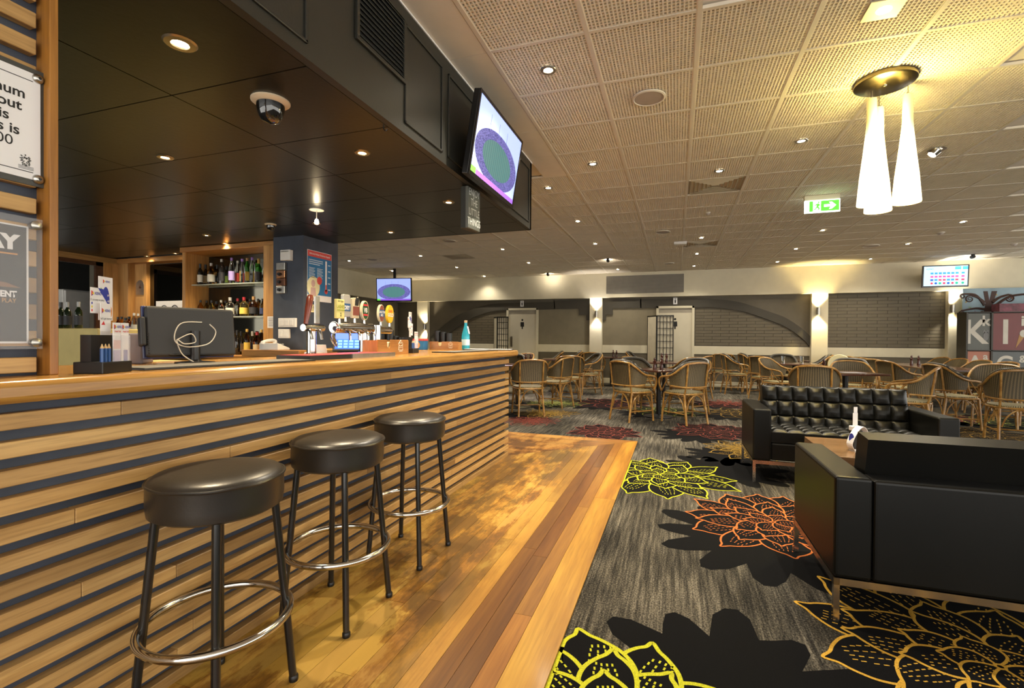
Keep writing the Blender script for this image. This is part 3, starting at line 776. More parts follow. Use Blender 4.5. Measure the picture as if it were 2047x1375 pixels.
def rim_mat():
    m, nt, b = new_mat('wrapped_rim')
    uv = coords(nt, (1,1,1)); s = nt.nodes.new('ShaderNodeSeparateXYZ'); nt.links.new(uv, s.inputs[0])
    a = math_n(nt, 'ADD', math_n(nt, 'MULTIPLY', s.outputs[0], 55), math_n(nt, 'MULTIPLY', s.outputs[2], 35))
    f = math_n(nt, 'ABSOLUTE', math_n(nt, 'SUBTRACT', math_n(nt, 'FRACT', a), .5))
    nt.links.new(ramp(nt, f, ((.30, (.010,.010,.012)), (.42, (.20,.18,.14)))), b.inputs['Base Color']); b.inputs['Roughness'].default_value = .4
    return m
M_rim = rim_mat()
HALF = [(.235,.195,.44), (.262,.215,.54), (.275,.19,.625), (.283,.10,.655), (.285,.0,.668), (.282,-.09,.70), (.262,-.175,.765), (.20,-.245,.832), (.10,-.278,.853)]
HOOP = catmull([(x,y,z) for x,y,z in HALF]+[(0,-.288,.858)]+[(-x,y,z) for x,y,z in HALF[::-1]], 5)
def make_chair(rim=True, name='rattan_chair', weave=None):
    t = thing(name, '', 'chair', group='rattan armchairs around the dining tables')
    weave = weave or M_wv
    # seat: rounded trapezoid pad
    out = []
    for k in range(28):
        a = 2*PI*k/28; c, s_ = math.cos(a), math.sin(a)
        x = .232*math.copysign(abs(c)**.55, c); y = .215*math.copysign(abs(s_)**.6, s_)
        out.append((x*(1-.10*(y < 0)*(-y/.215)), y))
    mb = MB(); mb.prism(out, .425, .447)
    me = mb.mesh('seat'); l = me.uv_layers.new(name='UVMap')
    for p in me.polygons:
        for li in p.loop_indices:
            co = me.vertices[me.loops[li].vertex_index].co; l.data[li].uv = (co.x*2+.5, co.y*2+.5)
    obj('seat', me, weave if weave is not M_wv else M_ws, t, bev=.006)
    mb = MB(); mb.tube([(x*1.02, y*1.02, .418) for x, y in out], .013, 7, closed=True); obj('seat_frame', mb, M_rat, t, sm=True)
    for sx in (-1, 1):
        obj('leg', MB().tube([(sx*.205,.175,.42), (sx*.222,.205,0)], .0145, 8), M_rat, t, sm=True)
        obj('leg', MB().tube([(sx*.175,-.185,.42), (sx*.195,-.255,0)], .0145, 8), M_rat, t, sm=True)
        obj('back_post', MB().tube([(sx*.172,-.185,.40), (sx*.178,-.225,.56), (sx*.182,-.258,.845)], .0125, 8), M_rat, t, sm=True)
    obj('arm_hoop', MB().tube(HOOP, .0145, 8), M_rat, t, sm=True)
    n = len(HOOP)
    i0, i1 = int(n*.235), n-1-int(n*.235)
    if rim:
        mb = MB(); mb.tube([(p.x*.945, p.y+.036, p.z+.010) for p in HOOP[i0:i1+1]], .024, 8); obj('wrapped_rim', mb, M_rim, t, sm=True)
    # lower back rail
    rail = catmull([(.262,-.02,.53), (.252,-.13,.525), (.185,-.222,.52), (0,-.252,.518), (-.185,-.222,.52), (-.252,-.13,.525), (-.262,-.02,.53)], 5)
    obj('back_rail', MB().tube(rail, .0115, 8), M_rat, t, sm=True)
    def pick(P, u):
        f = u*(len(P)-1); i = min(int(f), len(P)-2); return P[i].lerp(P[i+1], f-i)
    top = HOOP[i0:i1+1]
    def fn(u, v):
        a, b_ = pick(rail, u), pick(top, u); q = a.lerp(b_, v)
        return (q.x, q.y+.008+.012*math.sin(PI*v), q.z)
    obj('back_panel', MB().grid(fn, 24, 8), weave, t, sm=True)
    # arch braces under the seat
    def arch_b(p0, p1, h):
        a, b_ = Vector(p0), Vector(p1); P = []
        for k in range(13):
            u = k/12; q = a.lerp(b_, .06+.88*u); q.z = a.z+(h-a.z)*math.sin(PI*u)**.6; P.append(q)
        return P
    for p0, p1 in (((-.212,.19,.20), (.212,.19,.20)), ((-.186,-.222,.20), (.186,-.222,.20)), ((-.21,.19,.20), (-.186,-.222,.20)), ((.21,.19,.20), (.186,-.222,.20))):
        obj('arch_brace', MB().tube(arch_b(p0, p1, .405), .008, 6), M_rat, t, sm=True)
    for sx in (-1, 1):
        obj('stretcher', MB().tube([(sx*.216,.195,.15), (sx*.19,-.232,.15)], .009, 6), M_rat, t, sm=True)
        obj('arm_brace', MB().tube(catmull([(sx*.235,.195,.44), (sx*.272,.12,.50), (sx*.28,.02,.655)], 4), .008, 6), M_rat, t, sm=True)
    obj('stretcher', MB().tube([(-.203,-.02,.15), (.203,-.02,.15)], .009, 6), M_rat, t, sm=True)
    return t
ch0 = make_chair(True); ch1 = make_chair(False)
ch1u = [True]; ch0u = [True]
def chair(x, y, deg, label, rim=False):
    r, used = (ch0, ch0u) if rim else (ch1, ch1u)
    a = math.radians(deg)
    if used[0]: r.location = (x, y, 0); r.rotation_euler = (0,0,a); r['label'] = label; used[0] = False; return r
    return dup(r, (x, y, 0), a, label)
def chair_at(px, y, deg, label, rim=False): return chair(at_y(px, 700, y).x, y, deg, label, rim)
# front pair
chair(-.60, 7.24, -39, 'front rattan chair left of the small pedestal table, its back toward us', True)
chair(.12, 7.28, 43, 'front rattan chair right of the small pedestal table, its back toward us', True)
chair(-.55, 8.12, -142, 'rattan chair behind the left front chair, facing us', True)
chair(.20, 8.12, 142, 'rattan chair behind the right front chair, facing us', True)
# beside the bar end
chair(-2.16, 7.16, 28, 'rattan chair just beyond the bar end with its back to us')
chair(-1.98, 8.2, 72, 'rattan chair turned sideways right of the chair at the bar end')
chair(-2.95, 8.55, 175, 'dark rimmed chair at the bar end table facing us', True)
chair(-1.95, 9.15, 20, 'rattan chair with pale weave two rows behind the bar end')
chair(-1.78, 10.3, 120, 'dark rimmed rattan chair turned left under the middle pilaster', True)
chair(-1.93, 11.9, 0, 'rattan chair directly in front of the middle pilaster, back to us')
chair(-2.95, 11.85, 100, 'rattan chair at the far wall, left of the twin backs by the door', True)
chair(-2.62, 12.6, 100, 'rattan chair at the far wall, right of the twin backs by the door', True)
chair(-3.2, 9.9, 150, 'rattan chair half hidden behind the dark rimmed bar end chair')
# middle
chair_at(1278, 9.35, -35, 'rattan chair with dark panel behind the front left chair')
chair_at(1275, 12.55, -95, 'rattan chair turned right against the dado, left of the folding screen', True)
chair_at(1372, 9.5, 32, 'sunlit yellow rattan chair below the folding screen')
chair_at(1392, 10.35, 62, 'rattan chair tucked behind the sunlit yellow chair')
chair(1.05, 12.6, 0, 'lone rattan chair facing the far wall right of the second door')
chair_at(1470, 11.7, -82, 'rattan chair in profile beside the lone wall chair', True)
chair_at(1504, 12.45, -80, 'rattan chair in profile close to the far wall dado', True)
# right, behind the sofa
chair_at(1530, 10.9, -38, 'rattan chair with dark back at left end of the sofa group')
chair_at(1556, 9.8, -128, 'rattan chair with pale inner weave at left end behind the sofa')
chair_at(1628, 7.2, -12, 'large rattan chair with dark chevron back right behind the sofa')
chair_at(1566, 11.9, 175, 'rattan chair with broad back behind the table of drink glasses', True)
chair_at(1626, 11.6, 78, 'dark rimmed chair back leaning right of the drink glasses', True)
chair_at(1635, 12.68, 78, 'dark rimmed chair back just left of the third pilaster', True)
chair_at(1707, 8.75, 178, 'rattan chair facing us across the menu table behind the sofa')
chair_at(1698, 9.6, 160, 'dark rimmed chair behind the chair facing us', True)
ll = ['first', 'second', 'third', 'fourth', 'fifth']
for k, (px, y) in enumerate(((1702, 12.6), (1723, 11.8), (1750, 11.0), (1776, 10.2), (1800, 9.4))):
    chair_at(px, y, -74, 'rattan chair in the slanting row by the long table, %s from the far wall' % ll[k])
chair_at(1818, 7.35, 66, 'rattan chair in profile above the sofa right corner, facing left')
for k, (px, y) in enumerate(((1858, 12.2), (1890, 11.4), (1932, 10.6), (1980, 9.8), (2046, 8.95))):
    chair_at(px, y, 100, 'rattan chair on the far side of the long table, %s from the left' % ll[k])
chair_at(1905, 8.2, -80, 'dark rimmed rattan chair in profile at right facing the long table', True)
chair_at(1992, 8.5, 150, 'rattan chair facing us between the two right front chairs')
chair_at(2032, 7.2, -14, 'largest rattan chair at the right edge with its back to us', True)
# cream backed chair
M_crm = plain('cream_vinyl', (.72,.66,.42), .4)
cc = thing('cream_chair', 'cream oval backed chair behind the menu table', 'chair', (at_y(1672, 700, 10.7).x, 10.7, 0), 2.6)
mb = MB(); mb.prism(ell(0, .72, .20, .20, 28), -.02, .015, axis='y'); obj('backrest', mb, M_crm, cc, loc=(0,-.2,0), bev=.008)
obj('seat', MB().box(-.2, .2, -.2, .2, .42, .47), M_crm, cc, bev=.02)
for sx in (-1, 1):
    for sy in (-1, 1): obj('leg', MB().tube([(sx*.17, sy*.17, .43), (sx*.19, sy*.19, 0)], .012, 8), M_steel, cc, sm=True)
    obj('back_post', MB().tube([(sx*.12,-.2,.44), (sx*.12,-.215,.62)], .012, 8), M_steel, cc, sm=True)
# ================================================================ dining tables
M_ttop = wood('table_top_timber', (.055,.02,.012), (.09,.034,.02), (.13,.05,.03), 'x', .8, .22, .12, coat=.4)
def table(x, y, w, d, rz, label, z=.735, legs=1):
    t = thing('dining_table', label, 'table', (x, y, 0), rz, 'dark pedestal dining tables')
    obj('table_top', MB().box(-w/2, w/2, -d/2, d/2, z-.028, z), M_ttop, t, bev=.006)
    xs_ = [0] if legs == 1 else [-w/2+.35, w/2-.35]
    for lx in xs_:
        obj('pedestal', MB().lathe([(.035,.03),(.035,z-.03)], (lx,0,0), 14), M_blackp, t, sm=True)
        obj('base_plate', MB().lathe([(.22,0),(.22,.012),(.05,.03),(.035,.04)], (lx,0,0), 24), M_blackp, t, sm=True)
    return t
table(-.24, 7.68, .62, .62, PI/4, 'small dark table between the two front rattan chairs', .725)
table(-2.55, 7.85, .7, .7, .3, 'dark table just past the bar end')
table(-2.5, 10.6, .7, .7, .2, 'dark table in the row behind the bar end table')
table(-1.55, 12.45, .7, .7, 0, 'dark table by the far wall under the middle pilaster')
table(-.22, 10.1, .75, .75, 0, 'dark table in front of the folding screen')
table(2.45, 12.75, .75, .75, .1, 'dark table at the far wall by the third pilaster')
table(at_y(1588, 729, 10.75).x, 10.75, .75, .75, .2, 'table with drink glasses behind the sofa')
table(at_y(1690, 748, 7.95).x, 7.95, .72, .72, .35, 'table with a grey menu sheet right behind the sofa')
table(4.36, 10.75, .78, 2.7, 0, 'long dark dining table at right lined with chairs', legs=1)
# ================================================================ leather sofas
def leather():
    m, nt, b = new_mat('black_leather')
    v = coords(nt); n = noise(nt, v, 180, 4, .6); n2 = noise(nt, v, 4, 3)
    nt.links.new(ramp(nt, n2, ((.3, (.0028,.0028,.0022)), (.7, (.0045,.0043,.0035)))), b.inputs['Base Color'])
    b.inputs['Roughness'].default_value = .36; b.inputs['Specular IOR Level'].default_value = .26; bump(nt, b, n, .12, .001)
    return m
M_leather = leather()
M_frame = plain('bronzed_chrome', (.62,.56,.48), .20, metal=1)
def make_sofa(w, d, label):
    """origin at floor centre, sitter faces -y"""
    t = thing('leather_sofa', label, 'sofa', group=None)
    aw = .135; hw, hd = w/2, d/2
    obj('seat_base', MB().box(-hw+aw, hw-aw, -hd+.03, hd-.14, .185, .33), M_leather, t, bev=.015)
    for s_ in (-1, 1):
        x0, x1 = sorted((s_*hw, s_*(hw-aw)))
        obj('armrest', MB().box(x0, x1, -hd, hd, .185, .605), M_leather, t, bev=.014, seg=3)
    obj('back_frame', MB().box(-hw+aw+.001, hw-aw-.001, hd-.13, hd, .185, .60), M_leather, t, bev=.014, seg=3)
    # tufted cushions
    nx, nz = 9, 3
    def tuft(u, v, nu, nv, dep):
        a, b_ = u*nu, v*nv
        fa, fb = abs(a-round(a)), abs(b_-round(b_))
        h = min(1, (fa/.36))**.6*min(1, (fb/.38))**.65
        crease = 1-.55*max(0, 1-fa/.05)-.9*max(0, 1-fb/.06)
        return dep*(.35+.65*h)*max(crease, .3)
    W = w-2*aw-.01; H = .40; nu, nv = 108, 48
    def fb_(u, v):
        e = min(u, 1-u, v, 1-v); rnd = min(1, e/.03)**.5
        p = tuft(u, v, nx, nz, .034)*rnd
        z = v*H; y = -.16-p+ .055*v
        return ((u-.5)*W, y, z)
    mb = MB(); mb.grid(fb_, nu, nv)
    mb._a([(-W/2,-.16,0),(W/2,-.16,0),(W/2,-.105,H),(-W/2,-.105,H),(-W/2,-.03,0),(W/2,-.03,0),(W/2,.02,H),(-W/2,.02,H)],
          [(4,5,1,0),(3,2,6,7),(1,5,6,2),(4,0,3,7),(5,4,7,6)])
    obj('back_cushion', mb, M_leather, t, loc=(0, hd-.14, .355), rot=(-.10,0,0), sm=True)
    D = d-.30
    def fs_(u, v):
        e = min(u, 1-u, v, 1-v); rnd = min(1, e/.03)**.5
        return ((u-.5)*W, (v-.5)*D, tuft(u, v, nx, 4, .030)*rnd)
    mb = MB(); mb.grid(fs_, nu, 40); mb.box(-W/2, W/2, -D/2, D/2, -.085, -.001)
    obj('seat_cushion', mb, M_leather, t, loc=(0, -hd+.03+D/2, .418), sm=True)
    f = .022
    mb = MB()
    for (a, b_, c, d_) in ((-hw, hw, -hd, -hd+f), (-hw, hw, hd-f, hd), (-hw, -hw+f, -hd, hd), (hw-f, hw, -hd, hd)): mb.box(a, b_, c, d_, .155, .184)
    obj('base_rail', mb, M_frame, t)
    for sx in (-1, 1):
        for sy in (-1, 1):
            x0 = sx*hw-(f if sx > 0 else 0); y0 = sy*hd-(f if sy > 0 else 0)
            obj('leg', MB().box(x0, x0+f, y0, y0+f, 0, .156), M_frame, t)
    return t
sf = make_sofa(1.37, .72, 'black leather tufted sofa facing us across the low table')
sf.location = (1.295, 4.75, 0)
s2_ = dup(sf, (1.315, 2.675, 0), PI, 'black leather sofa at right foreground seen from behind')
# low table
ct = thing('coffee_table', 'low brown timber coffee table between the two sofas', 'coffee table', (1.46, 3.96, 0))
M_ct = wood('coffee_timber', (.14,.075,.035), (.20,.115,.055), (.27,.16,.08), 'x', .6, .25, .05, coat=.4)
obj('table_top', MB().box(-.5, .5, -.34, .34, .365, .42), M_ct, ct, bev=.003)
for sx in (-1, 1): obj('panel_leg', MB().box(sx*.46-.025, sx*.46+.025, -.32, .32, 0, .366), M_ct, ct)
obj('lower_shelf', MB().box(-.43, .43, -.28, .28, .12, .15), M_ct, ct)
# ================================================================ lamps
WARM = (1.0, .90, .72)
M_bulb = emis('halogen_bulb', (1, .86, .62), 60)
M_bulb2 = emis('halogen_bulb_soffit', (1, .80, .48), 45)
def make_downlight(label, cat='downlight'):
    t = thing('downlight', label, cat, group='recessed ceiling downlights')
    obj('trim_ring', MB().lathe([(.030,-.001),(.033,-.006),(.050,-.006),(.054,0),(.030,0)], seg=24, cap=False), M_steel, t, sm=True)
    obj('bulb', MB().lathe([(.028,-.002),(.02,-.004),(.0001,-.005)], seg=16), M_bulb, t, sm=True)
    return t
DL = [(1096,139,'nearest the hanging screen'), (1185,327,'beside the hanging screen edge'), (1602,281,'left of the pendant lamp'), (1438,341,'just before the first ceiling vent'),
 (1096,375,'beside the bulkhead corner'), (1155,442,'past the bulkhead corner, first of its row'), (1190,487,'second past the bulkhead corner'), (1402,475,'at the second ceiling vent'), (1393,507,'beyond the second ceiling vent'), (1387,531,'last before the far wall in the middle row'),
 (1644,460,'below the exit sign'), (1591,497,'two rows below the exit sign'), (1554,523,'nearest the far wall under the exit sign'), (1740,517,'brightest above the third pilaster'), (1814,487,'right of the brightest far lamp'), (1924,443,'farthest right over the tables'),
 (1005,498,'brightest violet one past the bulkhead'), (1057,525,'yellow one past the bulkhead'), (968,552,'close to the far wall left of centre'), (913,534,'midway to the far wall above the bottle'), (841,511,'above the corner television'), (784,541,'left of the corner television top'), (698,521,'above the beer taps'), (707,545,'at far left near the side wall'), (732,551,'small one left of the corner television'), (1235,538,'above the wide wall grille')]
dl0 = None
for k, (px, py, w) in enumerate(DL):
    p = at_z(px, py, ZC)
    if p.y > YB-.35: p = p*( (YB-.35)/p.y)
    lb = 'small round ceiling downlight, %s' % w
    if dl0 is None: dl0 = make_downlight(lb); t = dl0; t.location = (p.x, p.y, ZC-.003)
    else: t = dup(dl0, (p.x, p.y, ZC-.003), 0, lb)
    col = (1,.86,.95) if k == 16 else (1,.80,.35) if k == 17 else WARM
    pw = 170 if k == 16 else 30 if p.y > 12.5 else 55 if p.y > 11.9 else 105
    spot((p.x, p.y, ZC-.03), pw, 125, 1.0, col, .03)
# square downlight
p = at_z(1767, 17, ZC)
t = thing('square_downlight', 'square trimmed downlight near the upper right edge', 'downlight', (p.x, p.y, ZC-.003))
mb = MB(); mb.box(-.085, .085, -.085, .085, -.006, -.001); obj('trim_plate', mb, plain('trim_brass', (.7,.6,.35), .35), t)
obj('bulb', MB().lathe([(.035,-.0065),(.02,-.009),(.0001,-.01)], seg=16), M_bulb, t, sm=True); spot((p.x, p.y, ZC-.03), 120, 125, 1, WARM, .03)
# soffit downlights above the bar
SD = [(360,86,.055,'nearest with a wide ring'), (330,314,.045,'second, left over the bar'), (724,305,.045,'over the bar middle'), (413,470,.04,'in front of the bottle shelves'), (781,464,.04,'at the far bulkhead edge'), (897,404,.045,'behind the hanging word sign'), (633,447,.04,'beside the little drop lamp')]
sd0 = None
for k, (px, py, r, w) in enumerate(SD):
    p = at_z(px, py, BZ)
    lb = 'brass ringed downlight in the black soffit, %s' % w
    if sd0 is None:
        sd0 = thing('soffit_downlight', lb, 'downlight', (p.x, p.y, BZ), 0, 'soffit downlights over the bar')
        obj('trim_ring', MB().lathe([(.028,-.001),(.031,-.007),(.052,-.006),(.058,0),(.028,0)], seg=24, cap=False), plain('trim_satin_brass', (.55,.45,.30), .3, metal=1), sd0, sm=True)
        obj('bulb', MB().lathe([(.027,-.002),(.0001,-.004)], seg=16), M_bulb2, sd0, sm=True)
    else: dup(sd0, (p.x, p.y, BZ), 0, lb, (r/.055,)*2+(1,))
    spot((p.x, p.y, BZ-.02), 62, 128, 1.0, (1,.80,.52), .03)
for k, (x, y, w) in enumerate(((-6.9,4.66,'left over the mirror'), (-6.3,4.62,'right over the mirror'), (-5.05,4.30,'right at the bottle shelf cornice'))):
    dup(sd0, (x, y, BZ), 0, 'brass ringed downlight in the black soffit, %s' % w, (.7,.7,1)); spot((x, y, BZ-.02), 34, 125, 1, (1,.80,.52), .03)
# ================================================================ pendant lamp
pc = at_z(1769, 166, ZC-.02); pc.z = ZC
pl = thing('pendant_lamp', 'three glowing white glass cones hanging from a bronze disc', 'pendant lamp', pc)
M_brz = plain('brushed_bronze', (.16,.13,.08), .28, metal=1, var=.1, nscale=20)
obj('canopy', MB().lathe([(.0001,-.034),(.165,-.034),(.178,-.026),(.178,0)], seg=48), M_brz, pl, sm=True)
obj('canopy_screw', MB().lathe([(.0001,-.044),(.008,-.042),(.012,-.034)], seg=12), M_steel, pl, sm=True)
def shade_mat():
    m, nt, b = new_mat('opal_glass_shade')
    sx = nt.nodes.new('ShaderNodeSeparateXYZ'); nt.links.new(coords(nt), sx.inputs[0])
    # the bulb sits in the lower two thirds of each cone: the glass glows there and fades up the neck
    g = nt.nodes.new('ShaderNodeMapRange'); nt.links.new(sx.outputs[2], g.inputs[0])
    for i, v in ((1, -.31), (2, -.16), (3, 1.5), (4, .22)): g.inputs[i].default_value = v
    b.inputs['Base Color'].default_value = (.85,.74,.40,1); b.inputs['Roughness'].default_value = .3
    col = ramp(nt, math_n(nt, 'MULTIPLY', g.outputs[0], .6), ((.15, (1,.70,.20)), (.7, (1,.88,.55))))
    nt.links.new(col, b.inputs['Emission Color']); nt.links.new(g.outputs[0], b.inputs['Emission Strength'])
    return m
M_shade = shade_mat()
cone = MB().lathe([(.028,0),(.030,-.02),(.031,-.19),(.036,-.25),(.051,-.40),(.068,-.55),(.083,-.735),(.081,-.74),(.066,-.55),(.048,-.40),(.031,-.24),(.0001,-.23)], seg=36, cap=False).mesh('shade'); smooth(cone); cone.materials.append(M_shade)
cA, cB = at_z(1743, 198, ZC-.09), at_z(1830, 190, ZC-.09); cD = cA+Vector((cA.x, cA.y, 0)).normalized()*.20+Vector((.03,0,0))
for k, (q, drop) in enumerate(((cA, .09), (cB, .09), (cD, .115))):
    lx, ly = q.x-pc.x, q.y-pc.y
    f = min(1, .172/math.hypot(lx, ly)); lx *= f; ly *= f
    sh = obj('shade', cone, M_shade, pl, (lx, ly, -drop))
    obj('cord', MB().tube([(lx, ly, -.03), (lx, ly, -drop+.002)], .003, 6), M_steel, pl)
    obj('cord_grip', MB().lathe([(.009,0),(.009,.014),(.004,.018)], (lx, ly, -drop), 10), M_steel, pl, sm=True)
    obj('pin', MB().tube([(.028,0,-.13), (.040,0,-.128)], .0015, 5), M_steel, sh)
    point((pc.x+lx, pc.y+ly, ZC-drop-.60), 22, (1,.78,.28), .05)
point((pc.x, pc.y, ZC-.34), 26, (1,.80,.26), .10)
# ================================================================ round speakers, detectors, ceiling vents
def disc_thing(name, px, py, r, label, cat, prof=None, mat=None):
    p = at_z(px, py, ZC)
    t = thing(name, label, cat, (p.x, p.y, ZC-.003))
    obj('rim', MB().lathe([(r*.86,-.008),(r*.9,-.012),(r,-.008),(r,0)], seg=32, cap=False), mat or M_tee, t, sm=True)
    obj('mesh_cover', MB().lathe(prof or [(.0001,-.008),(r*.87,-.007)], seg=32), plain('speaker_mesh', (.42,.37,.33), .7, bmp=300), t, sm=True)
for a in ((1297,194,.12,'nearest round ceiling speaker'), (1325,463,.12,'round ceiling speaker in the middle distance'), (1337,526,.12,'farthest round ceiling speaker in the middle'), (898,481,.12,'round ceiling speaker past the bulkhead'), (744,518,.12,'round ceiling speaker above the corner television'), (1741,491,.14,'round ceiling speaker above the third pilaster')):
    disc_thing('ceiling_speaker', *a, 'speaker')
for a in ((1880,464,.06,'domed white smoke detector at right'), (1415,424,.035,'small dark ceiling sensor by the vent'), (2027,487,.05,'tiny ceiling sensor at the far right')):
    disc_thing('ceiling_sensor', *a, 'sensor', [(.0001,-.04),(a[2]*.5,-.035),(a[2]*.87,-.012)])
p = at_z(1360, 483, ZC); tag(obj('wireless_box', MB().box(-.11, .11, -.06, .06, -.05, 0), M_white, loc=(p.x, p.y, ZC-.003), bev=.008), 'white box unit fixed beside the second ceiling vent', 'ceiling box')
for (i, j), lb in zip(vent_cells, ('near square ceiling vent with angled louvres', 'second square ceiling vent farther back', 'square ceiling vent over the bar far side')):
    x, y = OX+(i+.5)*SX, OY+(j+.5)*SY
    t = thing('ceiling_vent', lb, 'vent', (x, y, ZC), 0, 'square ceiling air vents')
    w = SX/2-.016; h = SY/2-.016
    mb = MB(); mb.box(-w, w, -h, h, .055, .06); obj('vent_backing', mb, M_gap, t)
    for k in range(6):
        s_ = 1-k*.155; s2v = s_-.10
        for side in range(4):
            a, b_ = (-w*s_, -h*s_), (w*s_, -h*s_); c, d = (w*s2v, -h*s2v), (-w*s2v, -h*s2v)
            R2 = Matrix.Rotation(side*PI/2, 2); sc2 = (w/h if side % 2 else 1)
            q = [R2 @ Vector(v_) for v_ in (a, b_, c, d)]
            if side % 2: q = [Vector((v_.x*w/h, v_.y*h/w)) for v_ in q]
            mb = MB(); mb._a([(q[0].x,q[0].y,.045),(q[1].x,q[1].y,.045),(q[2].x,q[2].y,0),(q[3].x,q[3].y,0)], [(0,1,2,3)])
            o = obj('louvre', mb, plain('vent_cream', (.52,.46,.34), .5), t); md = o.modifiers.new('solid', 'SOLIDIFY'); md.thickness = .003
# track spots throwing light on the ceiling / band
for px, py, lb in ((1215,516,'small black track spot right of the bulkhead'), (1095,545,'small black track spot near the far wall'), (1945,508,'small black track spot above the wall screen')):
    p = at_z(px, py, ZC)
    if p.y > 12.6: p = p*(12.6/p.y)
    t = thing('track_spot', lb, 'spotlight', (p.x, p.y, ZC-.003))
    obj('mount', MB().lathe([(.03,-.02),(.03,0)], seg=12), M_blackp, t, sm=True); obj('lamp_head', MB().lathe([(.03,0),(.038,.07),(.03,.075)], (0,-.035,-.05), 14, axis='y'), M_blackp, t, sm=True)
    spot((p.x, p.y+.05, ZC-.06), 10, 140, 1, (1,.88,.7), .03, target=(p.x, p.y+1.0, ZC+.1))
p = at_z(1873, 298, ZC); t = thing('gimbal_spot', 'tilted chrome gimbal spot right of the pendant lamp', 'spotlight', (p.x, p.y, ZC-.003))
obj('trim_ring', MB().lathe([(.04,-.004),(.07,-.004),(.07,0)], seg=24, cap=False), M_steel, t, sm=True)
hd = obj('lamp_head', MB().lathe([(.035,-.05),(.045,-.0),(.03,.02)], (0,0,-.01), 18, cap=False), M_chrome, t, rot=(0,.7,0), sm=True); obj('bulb', MB().lathe([(.034,-.045),(.0001,-.046)], (0,0,-.01), 16), M_bulb, t, rot=(0,.7,0))
spot((p.x, p.y, ZC-.08), 90, 130, 1, WARM, .03, target=(p.x-.4, p.y, 1.5))
# ================================================================ exit sign
ex = thing('exit_sign', 'green running man exit sign with arrow under the ceiling', 'exit sign', (1.66, 6.77, 2.735)); ex.scale = (1.1,1.1,1.1)
obj('housing', MB().box(-.165, .175, -.004, .045, .135, .194), M_cream, ex, bev=.004)
obj('lit_panel', MB().box(-.165, .175, -.012, .012, 0, .135), emis('exit_white', (.85,1,.85), 2.2), ex)
M_green = emis('exit_green', (.07,.50,.03), 1.3)
obj('green_field', MB().box(-.12, .165, -.016, -.012, .012, .125), M_green, ex)
M_exw = emis('exit_white_fig', (.9,1,.9), 2.0)
obj('doorway', MB().box(-.085, -.01, -.018, -.016, .012, .125), M_exw, ex)
obj('arrow', MB().prism([(.02,.055),(.085,.055),(.068,.03),(.095,.03),(.135,.068),(.095,.107),(.068,.107),(.085,.082),(.02,.082)], -.018, -.016, axis='y'), M_exw, ex)
mb = MB(); mb.prism(ell(-.032,.108,.008,.009,10), -.020, -.018, axis='y'); mb.prism([(-.045,.095),(-.03,.098),(-.02,.08),(-.008,.08),(-.008,.074),(-.024,.072),(-.034,.06),(-.022,.045),(-.026,.022),(-.034,.022),(-.034,.04),(-.048,.05),(-.06,.03),(-.08,.028),(-.08,.035),(-.065,.038),(-.05,.07),(-.055,.078),(-.07,.07),(-.073,.076),(-.055,.09)], -.020, -.018, axis='y'); obj('running_figure', mb, M_green, ex)
# ================================================================ wall sconces
M_glow = emis('sconce_glow', (1,.9,.7), 12)
for px, py, lb, pw, col in ((848,653,'steel up and down wall light on the far left pilaster', 16, (1,.85,.6)), (1192,628,'steel up and down wall light on the middle pilaster', 16, (1,.92,.85)), (1636,622,'steel up and down wall light on the third pilaster', 60, (1,.80,.35)), (1905,617,'steel up and down wall light by the play shelf', 22, (1,.92,.75))):
    p = at_y(px, py, YB-.2)
    t = thing('wall_sconce', lb, 'wall light', (p.x, YB-.141, p.z))
    obj('back_plate', MB().box(-.03, .03, -.012, 0, -.05, .05), M_steel, t); obj('tube', MB().lathe([(.036,-.09),(.036,.09)], (0,-.055,0), 20, cap=False), M_steel, t, sm=True)
    for s_ in (-1, 1): obj('lamp', MB().lathe([(.0001,s_*.07),(.034,s_*.07)], (0,-.055,0), 16), M_glow, t)
    spot((p.x, YB-.196, p.z+.10), pw*2, 100, .7, col, .02, target=(p.x, YB-.15, p.z+1)); spot((p.x, YB-.196, p.z-.10), pw, 95, .6, col, .02, target=(p.x, YB-.15, p.z-1))
# ================================================================ cctv domes and small drop lamp on the soffit
for px, py, s_, lb in ((541,216,1.0,'near security camera dome under the black soffit'), (541,457,.62,'far security camera dome above the shelf post')):
    p = at_z(px, py-14*s_, BZ)
    t = thing('security_camera', lb, 'security camera', (p.x, p.y, BZ)); t.scale = (s_,)*3
    obj('base_ring', MB().lathe([(.055,-.02),(.07,-.018),(.085,-.006),(.085,0)], seg=32, cap=False), plain('ring_cream', (.62,.52,.36), .45), t, sm=True)
    obj('dome', MB().lathe([(.062,-.018),(.060,-.045),(.052,-.075),(.034,-.098),(.0001,-.108)], seg=32), plain('smoked_dome', (.01,.01,.01), .04, coat=1), t, sm=True)
p = at_z(633, 419, BZ); t = thing('drop_lamp', 'tiny lamp on a thin white rod below the soffit', 'lamp', (p.x, p.y, BZ))
obj('rose', MB().lathe([(.06,-.006),(.06,0)], seg=24), M_white, t, sm=True); obj('rod', MB().tube([(0,0,0),(0,0,-.09)], .004, 8), M_white, t); obj('lamp_head', MB().lathe([(.012,-.085),(.02,-.115),(.0001,-.115)], seg=12), M_bulb2, t, sm=True)
hk = tag(obj('ceiling_hook', MB().tube(catmull([(0,0,0),(0,0,-.02),(.012,0,-.035),(.022,0,-.025)], 4), .003, 6), M_blackp, loc=tuple(at_z(767,249,BZ))), 'small black hook in the soffit near the bulkhead', 'hook')
